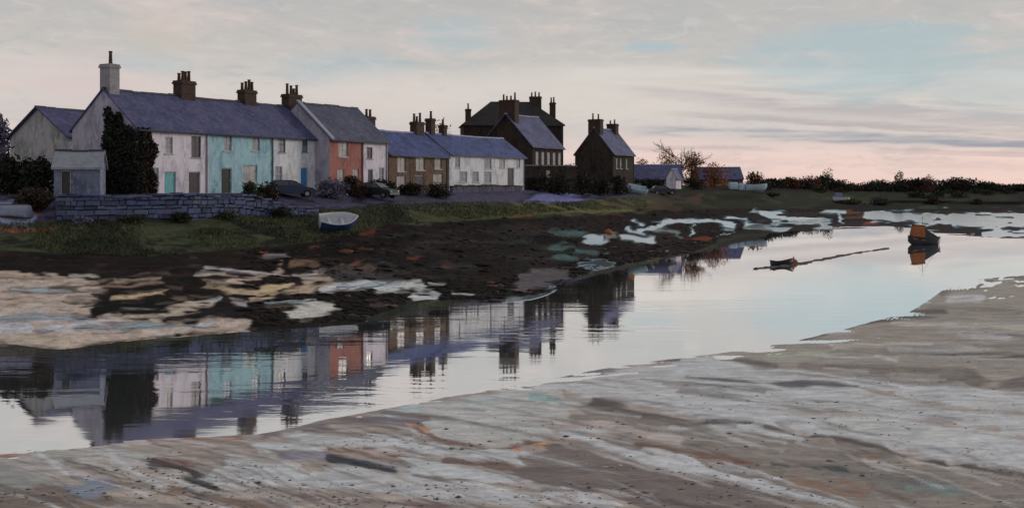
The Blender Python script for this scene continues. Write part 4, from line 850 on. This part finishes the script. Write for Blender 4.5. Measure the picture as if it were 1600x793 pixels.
for px, w_, h_, m_, lb in ((128, 40, 15, LF_V, 'mauve weed clump at the foot of the sea wall near its left end'), (205, 52, 13, LF_G, 'mossy weed clump at the foot of the sea wall below the ivy'), (282, 46, 17, LF_D, 'dark weed clump at the foot of the sea wall below the white house'), (352, 56, 15, LF_G, 'mossy weed clump at the foot of the sea wall below the turquoise house'), (432, 54, 16, LF_D, 'dark weed clump where the sea wall falls towards the white rowing boat')):
    place_bush(px, float(np.interp(px, [88, 150, 230, 300, 392, 492], [73.3, 74.5, 76.6, 79, 83.6, 89])), w_, h_, m_, 'weed_clump', lb, 700, .11, cat='weed clump')
def bare_tree(px, Y, hpx, label):
    p = at(px, Y); root = empty('bare_tree', p, 0, label, 'tree'); H = hpx*Y/F; t = MB(); br = MB()
    t.tube((0, 0, -.2), (.1, 0, H*.45), .2, .13); t.tube((.1, 0, H*.45), (.2, .1, H), .13, .03); t.build('trunk', BARKR, root)
    def grow(a, d, l, r_, k):
        b = a+d*l; br.tube(a, b, r_, r_*.6, 4)
        if k:
            for i in range(3): grow(a.lerp(b, random.uniform(.4, 1)), (d+Vector((random.uniform(-.7, .7), random.uniform(-.7, .7), random.uniform(-.2, .5)))).normalized(), l*random.uniform(.5, .75), r_*.7, k-1)
    for i in range(24):
        z = H*random.uniform(.12, .85); a = random.uniform(0, 6.28); grow(Vector((.1, 0, z)), Vector((math.cos(a), math.sin(a), random.uniform(.15, .7))).normalized(), H*random.uniform(.25, .5), .085, 3)
    br.build('branches', BARKR, root)
bare_tree(1064, 243, 56, 'bare russet tree with spiky branches behind the low outbuildings')
HG = 'bushes of the dark hedge along the far shore'
hp = [(1186, 22), (1206, 24), (1228, 25), (1250, 24), (1272, 28), (1291, 36), (1310, 26), (1330, 22), (1352, 24), (1372, 27), (1392, 29), (1408, 34), (1426, 36), (1446, 33), (1464, 30), (1484, 36), (1503, 38), (1520, 34), (1540, 27), (1560, 22), (1582, 20), (1602, 22), (1625, 24)]
for i, (px, h) in enumerate(hp):
    Y = float(np.interp(px, [1180, 1300, 1400, 1600], [292, 404, 440, 455]))
    mats = [LF_D, LF_D, [LF_D[0], LF_D[1], LF_G[0]], [LF_D[0], LF_D[2], LF_O[2]]][i % 4]
    place_bush(px, Y, random.uniform(44, 62), h*.68, mats, 'hedge_bush', 'dark rounded bush in the long hedge on the far shore', 1100, .5, HG)
for px, lb in ((1290, 'rounded dark tree sticking up at the left part of the far hedge'), (1404, 'thin pointed tree rising from the middle of the far hedge')):
    Y = 396 if px == 1290 else 438; place_bush(px, Y, 24 if px == 1290 else 18, 36 if px == 1290 else 36, [LF_D[0], LF_D[2], LF_O[2]], 'hedge_tree', lb, 700, .42, cat='tree')

# ------------------------------------------------------------------ boats and cars
def hull_mesh(Lh, B, Hh, sheer=.25, transom=.6, n=12, m=7, th=.05):
    """open clinker-like hull: outer skin, gunwale and inner skin, bow at +x"""
    def sect(t):
        x = -Lh/2+Lh*t; b = B/2*(transom+(1-transom)*math.sin(min(1, t/.45)*math.pi/2)) if t < .45 else B/2*math.cos(((t-.45)/.55)**1.7*math.pi/2)
        top = Hh+sheer*((t-.4)/.6)**2; keel = .02+(.55*Hh)*max(0, (t-.72)/.28)**2.2
        return x, max(b, .015), top, keel
    V, Fc = [], []
    for sgn in (1, -1):
        pass
    prof = [i/(m-1) for i in range(m)]
    for k in range(n):
        x, b, top, keel = sect(k/(n-1))
        outer = [(x+.12*Lh*0, b*math.sin(q*math.pi/2)**.7, keel+(top-keel)*(1-math.cos(q*math.pi/2))**.9) for q in prof]
        bi = max(b-th, .006); inner = [(x, bi*math.sin(q*math.pi/2)**.7, keel+th+(top-keel-th)*(1-math.cos(q*math.pi/2))**.9) for q in reversed(prof)]
        right = outer+inner; V += right+[(a, -y, z) for a, y, z in right]
    R = 2*m
    for k in range(n-1):
        for s in (0, 1):
            for i in range(R-1):
                a = k*2*R+s*R+i; b = a+1; c = a+2*R; d = c+1
                Fc.append((a, c, d, b) if s == 0 else (a, b, d, c))
    for s in (0, 1):
        base = s*R; Fc.append(tuple(base+i for i in range(m)))
    st = [i for i in range(m)]+[R+i for i in range(m-1, 0, -1)]; Fc = [f for f in Fc if len(f) == 4]
    Fc.append(tuple(st)); return V, Fc
def boat(name, label, loc, rz, Lh, B, Hh, hullm, trimm, cat='boat', tilt=0.0, upturned=False, group=None, extra=None, tz=0.0):
    root = empty(name, loc, rz, label, cat, group); root.rotation_euler = (tilt+(math.pi if upturned else 0), tz, rz)
    if upturned: root.location.z += Hh
    V, Fc = hull_mesh(Lh, B, Hh); me = bpy.data.meshes.new('hull'); me.from_pydata(V, [], Fc); me.materials.append(hullm); me.shade_smooth(); link_mesh('hull', me, root)
    g = MB(); n = 12; pts = [v for v in V]; R = 14
    for s in (0, 1):
        for k in range(11):
            a = V[k*28+s*14+6]; b = V[(k+1)*28+s*14+6]; g.tube(a, b, .045, .045, 5)
    g.build('gunwale', trimm, root); kl = MB(); kl.box(-Lh*.46, -.03, -.05, Lh*.34, .03, .04); kl.build('keel', trimm, root)
    for x in (-.22, .12):
        t = MB(); bw = B*.40; t.box(Lh*x-.11, -bw, Hh*.62, Lh*x+.11, bw, Hh*.62+.04); t.build('thwart', trimm, root)
    if extra: extra(root, Lh, B, Hh)
    return root
P_WHITE = mat('boat_white', (.62, .63, .66), (.42, .46, .54), (.78, .74, .70), .5); P_BLUE = mat('boat_blue', (.035, .07, .20), (.02, .035, .10), (.06, .12, .30), .5)
P_PALE = mat('boat_pale_blue', (.42, .54, .62), (.28, .38, .46), (.58, .68, .72), .5); P_ORANGE = mat('boat_orange', (.32, .105, .03), (.14, .05, .022), (.42, .17, .05), .7, scale=3)
P_NAVY = mat('boat_navy', (.022, .024, .035), (.012, .014, .02), (.05, .055, .07), .5); WOOD = mat('boat_wood', (.10, .06, .035)); TARP = mat('tarpaulin_dark', (.02, .026, .026), (.012, .015, .016), (.05, .065, .06), .5)
def blue_bottom(root, L, B, H):
    pt = MB(); V, Fc = hull_mesh(L*1.004, B*1.03, H)
    Vq = [(x, y*1.0, z-.012) for x, y, z in V]; keep = [f for f in Fc if len(f) == 4 and all(i % 14 < 7 for i in f)]
    me = bpy.data.meshes.new('bottom_paint'); me.from_pydata(Vq, [], keep); me.materials.append(P_BLUE); link_mesh('bottom_paint', me, root)
boat('rowing_boat', 'white rowing boat with blue bottom drawn up on the grass below the terracotta house', at(527, 86.2, .34), math.radians(24), 3.0, 1.6, .95, P_WHITE, P_WHITE, tilt=math.radians(34), extra=blue_bottom)
boat('dinghy', 'upturned pale blue grey dinghy on the grass at the left edge', at(14, 73.6, -.05), math.radians(170), 3.0, 1.4, .75, mat('dinghy_lilac', (.24, .26, .36), (.16, .17, .26), (.36, .38, .46)), WOOD, upturned=True)
boat('dinghy', 'pale blue dinghy tilted on the shore below the lone stone house', at(990, 166, .2), math.radians(200), 3.9, 1.6, .95, P_PALE, P_PALE, tilt=math.radians(-28), tz=math.radians(-8))
for px, Lh, B, lb in ((1147, 2.4, 1.7, 'leftmost of three pale blue boats in a line before the hedge'), (1160, 1.6, 1.2, 'small pale blue boat in the middle of the line of three'), (1182, 5.0, 1.9, 'longest pale blue boat at the right of the line of three')):
    boat('shore_boat', lb, at(px, 246, .12), math.radians(8), Lh, B, 1.5, P_PALE, P_PALE, upturned=(px != 1182), group='pale boats laid up before the hedge')
def cuddy(root, L, B, H):
    m = MB(); m.prism_x([(-.55, H*.8), (.55, H*.8), (.5, H+1.5), (-.5, H+1.5)], -.2, 1.6); c = m.build('wheelhouse', mat('cabin_blue', (.20, .25, .40)), root)
    w_ = MB(); w_.box(.1, -.60, H+.5, .9, -.545, H+.95); w_.build('pane', GD, c)
boat('cabin_boat', 'small boat with blue cabin moored among the dark far shore', at(1314, 318, .1), math.radians(185), 4.8, 2.0, 1.2, P_WHITE, P_WHITE, extra=cuddy)
def orange_cabin(root, L, B, H):
    c = MB(); c.add([(.25, -.75, H*.85), (1.6, -.42, H*.95), (1.6, .42, H*.95), (.25, .75, H*.85), (.15, -.62, H+1.35), (1.25, -.34, H+1.5), (1.25, .34, H+1.5), (.15, .62, H+1.35)], [(0, 3, 2, 1), (4, 5, 6, 7), (0, 1, 5, 4), (1, 2, 6, 5), (2, 3, 7, 6), (3, 0, 4, 7)])
    co = c.build('cabin', P_ORANGE, root)
    w_ = MB(); w_.add([(.35, -.70, H+.75), (.95, -.52, H+.78), (.93, -.47, H+1.15), (.33, -.62, H+1.12)], [(0, 1, 2, 3)])
    w_.build('pane', glass('cabin_glass', (.16, .06, .03)), co)
    t = MB(); t.prism_x([(-.68, H*.9), (.68, H*.9), (.0, H+.05)], -L*.47, -L*.40)
    t.v = []; t.f = []
    t.add([(-L*.47, -.62, H*.95), (-L*.47, .62, H*.95), (-L*.47, 0, H*1.05), (.13, -.68, H*.95), (.13, .68, H*.95), (.13, 0, H+1.30)], [(0, 2, 1), (3, 4, 5), (0, 3, 5, 2), (1, 2, 5, 4), (0, 1, 4, 3)])
    t.build('tarpaulin', TARP, root)
    rf = MB(); rf.add([(.05, -.72, H+1.352), (1.4, -.42, H+1.502), (1.4, .42, H+1.502), (.05, .72, H+1.352), (.05, -.72, H+1.42), (1.4, -.42, H+1.57), (1.4, .42, H+1.57), (.05, .72, H+1.42)], [(0, 3, 2, 1), (4, 5, 6, 7), (0, 1, 5, 4), (1, 2, 6, 5), (2, 3, 7, 6), (3, 0, 4, 7)]); rf.build('cabin_roof', TARP, co)
    m = MB(); m.tube((.1, 0, H+.4), (.05, 0, H+2.5), .035, .02, 5); m.tube((.06, 0, H+2.4), (-1.8, 0, H*1.05), .01, .01, 4); m.tube((.06, 0, H+2.4), (1.9, 0, H*1.2), .01, .01, 4); m.build('mast', WOOD, root)
    bp = MB()
    for s_ in (-1, 1): bp.tube((.3, s_*.78, H*.75), (1.5, s_*.45, H*.9), .09, .07, 6)
    bp.build('rubbing_strake', P_ORANGE, root)
boat('fishing_boat', 'orange cabined boat with dark tarpaulin and navy hull moored alone in the pink water', at_z(1442, 384, -.18), math.radians(196), 4.0, 1.65, .95, P_NAVY, P_NAVY, extra=orange_cabin)
boat('tender', 'low dark dinghy lying in the pale channel beside an orange buoy', at_z(1222, 416, -.12), math.radians(14), 2.0, .9, .42, P_NAVY, P_NAVY)
def buoy(px, py, r_, label, z=0.0, m=P_ORANGE, ps=None):
    p = ps if ps is not None else at_z(px, py, z); root = empty('buoy', p, 0, label, 'buoy'); b = MB(); n = 10; pr = [(0, -.5), (.7, -.42), (1, 0), (.85, .5), (.5, .8), (.18, .9), (.18, 1.15), (0, 1.15)]
    V = []; 
    for a, z_ in pr: V += [(a*r_*math.cos(2*math.pi*i/n), a*r_*math.sin(2*math.pi*i/n), z_*r_) for i in range(n)]
    b.add(V, [(k*n+i, k*n+(i+1) % n, (k+1)*n+(i+1) % n, (k+1)*n+i) for k in range(len(pr)-1) for i in range(n)]); b.build('float', m, root, True)
    h = MB(); h.tube((0, 0, r_*1.1), (0, 0, r_*1.45), r_*.09, r_*.09, 5); h.build('lifting_eye', P_NAVY, root)
buoy(1240, 411, .42, 'orange mooring buoy on dark mud beside the low dark dinghy')
buoy(950, 388, .48, 'big orange buoy lying on the dark weed of the bank', ps=at(950, 118, .2))
buoy(988, 414, .2, 'small rusty buoy at the edge of the dark bank', ps=at_z(988, 432))

def car(name, label, loc, rz, m, kind=0):
    root = empty(name, loc, rz, label, 'car'); L, W_ = 4.0, 1.7; root.location.z += 0
    b = MB(); prof = [(-2.0, .32), (-2.02, .62), (-1.92, .92), (-1.5, .98), (.75, .96), (1.75, .80), (2.0, .60), (2.0, .32)]
    def ext(pf, w0, w1, zs):
        n = len(pf); V = []
        for s in (-1, 1):
            for x, z in pf: V.append((x, s*(w0+(w1-w0)*max(0, min(1, (z-zs[0])/(zs[1]-zs[0])))), z))
        b.add(V, [(i, (i+1) % n, n+(i+1) % n, n+i) for i in range(n)]+[tuple(range(n)), tuple(range(2*n-1, n-1, -1))])
    ext(prof, .85, .80, (.6, 1.0)); ext([(-1.75, .975), (-1.45, 1.40), (-1.2, 1.46), (-.1, 1.46), (.25, 1.40), (1.0, .965)], .79, .60, (.95, 1.46))
    b.build('body', m, root)
    def pane(nm, pts):
        p = MB(); c = Vector((-.3, 0, 1.1)); v = [Vector(q) for q in pts]; nrm = (v[1]-v[0]).cross(v[2]-v[0]).normalized()
        if nrm.dot(v[0]-c) < 0: nrm = -nrm
        p.add([q+nrm*.012 for q in v]+[q-nrm*.02 for q in v], [(0, 1, 2, 3), (7, 6, 5, 4), (0, 4, 5, 1), (1, 5, 6, 2), (2, 6, 7, 3), (3, 7, 4, 0)]); p.build(nm, GB if kind else GD, root)
    wz = lambda z: .79+(.60-.79)*(z-.95)/.51
    pane('windscreen', [(.90, -.70, 1.03), (.90, .70, 1.03), (.33, .60, 1.37), (.33, -.60, 1.37)]); pane('rear_window', [(-1.69, -.68, 1.06), (-1.69, .68, 1.06), (-1.5, .60, 1.34), (-1.5, -.60, 1.34)])
    for s in (-1, 1):
        pane('side_window', [(-1.45, s*wz(1.03), 1.03), (-.3, s*wz(1.03), 1.03), (-.3, s*wz(1.38), 1.38), (-1.3, s*wz(1.38), 1.38)]); pane('side_window', [(-.2, s*wz(1.03), 1.03), (.7, s*wz(1.03), 1.03), (.2, s*wz(1.36), 1.36), (-.2, s*wz(1.38), 1.38)])
        for x in (-1.25, 1.25):
            w_ = MB(); w_.tube((x, s*.70, .31), (x, s*.88, .31), .31, .31, 14); wo = w_.build('wheel', TYRE, root); h = MB(); h.tube((x, s*.86, .31), (x, s*.895, .31), .18, .17, 10); h.build('hub', METAL, wo)
        l = MB(); l.box(1.90, s*.62-.15, .62, 2.005, s*.62+.15, .74); l.build('headlight', GL, root); l = MB(); l.box(-2.02, s*.68-.1, .70, -1.93, s*.68+.1, .88); l.build('tail_light', mat('lamp_red', (.25, .02, .02), rough=.3), root)
    return root
CARP = lambda n, c: mat(n, c, tuple(x*.8 for x in c), tuple(x*1.15 for x in c), .42, 1, bump=0, spec=.35)
car('parked_car', 'dark blue car parked below the white house with the blue door', at(454, 92.5), math.radians(20), CARP('car_navy', (.02, .028, .07)))
car('parked_car', 'black car parked below the narrow white house', at(588, 101.5), math.radians(-25), CARP('car_black', (.016, .018, .022)))
car('parked_car', 'dark blue car on the shore right of the pale dinghy', at(1036, 178), math.radians(10), CARP('car_blue_black', (.022, .028, .05)))

# ------------------------------------------------------------------ stones, weed and grass
def scatter_rocks():
    PX, PY, V, zf, COL = bank; ok = np.nonzero((COL.sum(1) < .22) & (zf > 1.05) & (zf < 2.95) & (PX > 380) & (PX < 1500) & ~((PX > 1120) & (zf < 1.6)))[0]; pick = RNG.choice(ok, 3200)
    ico = np.array([(0, 0, 1), (.89, 0, .45), (.28, .85, .45), (-.72, .53, .45), (-.72, -.53, .45), (.28, -.85, .45), (.72, .53, -.45), (-.28, .85, -.45), (-.89, 0, -.45), (-.28, -.85, -.45), (.72, -.53, -.45), (0, 0, -1)])
    fc = np.array([(0, 1, 2), (0, 2, 3), (0, 3, 4), (0, 4, 5), (0, 5, 1), (1, 6, 2), (2, 7, 3), (3, 8, 4), (4, 9, 5), (5, 10, 1), (6, 7, 2), (7, 8, 3), (8, 9, 4), (9, 10, 5), (10, 6, 1), (11, 7, 6), (11, 8, 7), (11, 9, 8), (11, 10, 9), (11, 6, 10)])
    n = len(pick); s = RNG.lognormal(-2.45, .5, n)[:, None, None]; sc = RNG.uniform(.6, 1.6, (n, 1, 3))*np.array([1.5, 1.1, .42])
    P = V[pick][:, None, :]+ico[None]*(1+RNG.normal(0, .14, (n, 12, 1)))*s*sc
    Fc = (fc[None]+12*np.arange(n)[:, None, None]).reshape(-1, 3)
    ms = [mat('rock_black', (.016, .014, .013), (.010, .010, .010), (.034, .03, .028), bump=.6, spec=.1), mat('rock_weed', (.022, .017, .012), (.012, .011, .010), (.05, .034, .02), bump=.6, spec=.1), mat('rock_grey', (.07, .07, .072), (.035, .034, .035), (.12, .12, .12), bump=.6), mat('rock_rust', (.15, .055, .025), (.07, .03, .018), (.22, .09, .035))]
    M = np.repeat(RNG.choice(4, n, p=[.56, .36, .06, .02]), 20)
    tag(link_mesh('shore_rocks', np_mesh('shore_rocks', P.reshape(-1, 3), Fc, ms, M)), 'dark weedy rocks strewn over the muddy bank', 'rocks', kind='stuff')
scatter_rocks()
def scatter_grass():
    PX, PY, V, zf, COL = bank; ok = np.nonzero((zf > 2.9) & (zf < 4.1) & (PX > -60) & (PX < 1010))[0]; n = 22000; ok = ok[(vnoise(V[ok, 0]*.25, V[ok, 1]*.3, 17) > .36) & (zf[ok] > 2.98)]; pick = RNG.choice(ok, n); P = V[pick]+RNG.normal(0, .15, (n, 3))*np.array([1, 1, 0])
    h = RNG.uniform(.07, .26, n)*np.where(RNG.random(n) < .12, 1.5, 1); a = RNG.uniform(0, 6.28, n); w_ = RNG.uniform(.025, .06, n); lean = RNG.normal(0, .14, (n, 2))
    dx = np.stack([np.cos(a)*w_, np.sin(a)*w_, 0*a], 1); tip = P+np.concatenate([lean, h[:, None]], 1); VV = np.stack([P-dx-[0, 0, .05], P+dx-[0, 0, .05], tip], 1).reshape(-1, 3)
    ms = [leafm('grass_green', (.085, .098, .052)), leafm('grass_dark', (.046, .056, .032)), leafm('grass_straw', (.15, .13, .07))]
    nz = vnoise(P[:, 0]*.4, P[:, 1]*.4, 91); M = np.where(nz < .42, 1, np.where(RNG.random(n) < .18, 2, 0))
    tag(link_mesh('grass', np_mesh('grass', VV, np.arange(3*n).reshape(-1, 3), ms, M)), 'rough short grass on the slope below the houses', 'grass', kind='stuff')
scatter_grass()
def scatter_pebbles():
    """shell, shingle and weed fragments left on the near sand"""
    G = SANDV; nr, nc, _ = G.shape; n = 2600
    r = (8+(nr-14)*RNG.random(n)**.8).astype(int); c = RNG.integers(30, nc-60, n); P = G[r, c]; ok = (P[:, 2] > .05) & (fbm(P[:, 0]*.25, P[:, 1]*.8, 3, 61) > -.06); P = P[ok]; n = len(P)
    oc = np.array([(1, 0, 0), (0, 1, 0), (-1, 0, 0), (0, -1, 0), (0, 0, 1), (0, 0, -1)], float); f = np.array([(0, 1, 4), (1, 2, 4), (2, 3, 4), (3, 0, 4), (1, 0, 5), (2, 1, 5), (3, 2, 5), (0, 3, 5)])
    s = np.clip(RNG.lognormal(-3.7, .45, n), .010, .055)[:, None, None]*RNG.uniform(.6, 1.5, (n, 1, 3))*np.array([1.5, 1.2, .5])
    V = P[:, None, :]+oc[None]*(1+RNG.normal(0, .15, (n, 6, 1)))*s; Fc = (f[None]+6*np.arange(n)[:, None, None]).reshape(-1, 3)
    ms = [mat('pebble_grey', (.20, .185, .18), spec=.3, bump=0), mat('pebble_dark', (.12, .10, .095), spec=.3, bump=0), mat('pebble_shell', (.55, .52, .50), bump=0), mat('pebble_weed', (.11, .06, .035), bump=0)]
    tag(link_mesh('pebbles', np_mesh('pebbles', V.reshape(-1, 3), Fc, ms, np.repeat(RNG.choice(4, n, p=[.34, .40, .12, .14]), 8))), 'small stones, shells and weed scraps on the near sand', 'pebbles', kind='stuff')
scatter_pebbles()
def mud_bar():
    pts = [at_z(1180, 420), at_z(1205, 417), at_z(1250, 412), at_z(1300, 402), at_z(1345, 394), at_z(1388, 388)]; hw = [.2, .55, .6, .4, .45, .2]; V = []; n = 40
    for i in range(n):
        t = i/(n-1)*(len(pts)-1); k = min(int(t), len(pts)-2); p = pts[k].lerp(pts[k+1], t-k); w_ = (hw[k]+(hw[k+1]-hw[k])*(t-k))*random.uniform(.35, 1.3)
        V += [(p.x, p.y-w_*3.2, -.05), (p.x+random.uniform(-.2, .2), p.y, random.uniform(.03, .14)), (p.x, p.y+w_*3.2, -.05)]
    m = MB(); m.add(V, [(3*i+j, 3*i+3+j, 3*i+4+j, 3*i+1+j) for i in range(n-1) for j in (0, 1)]); tag(m.build('mud_bar', mat('bar_mud', (.09, .06, .05), (.03, .028, .035), (.2, .1, .06)), None, True), kind='structure')
mud_bar()
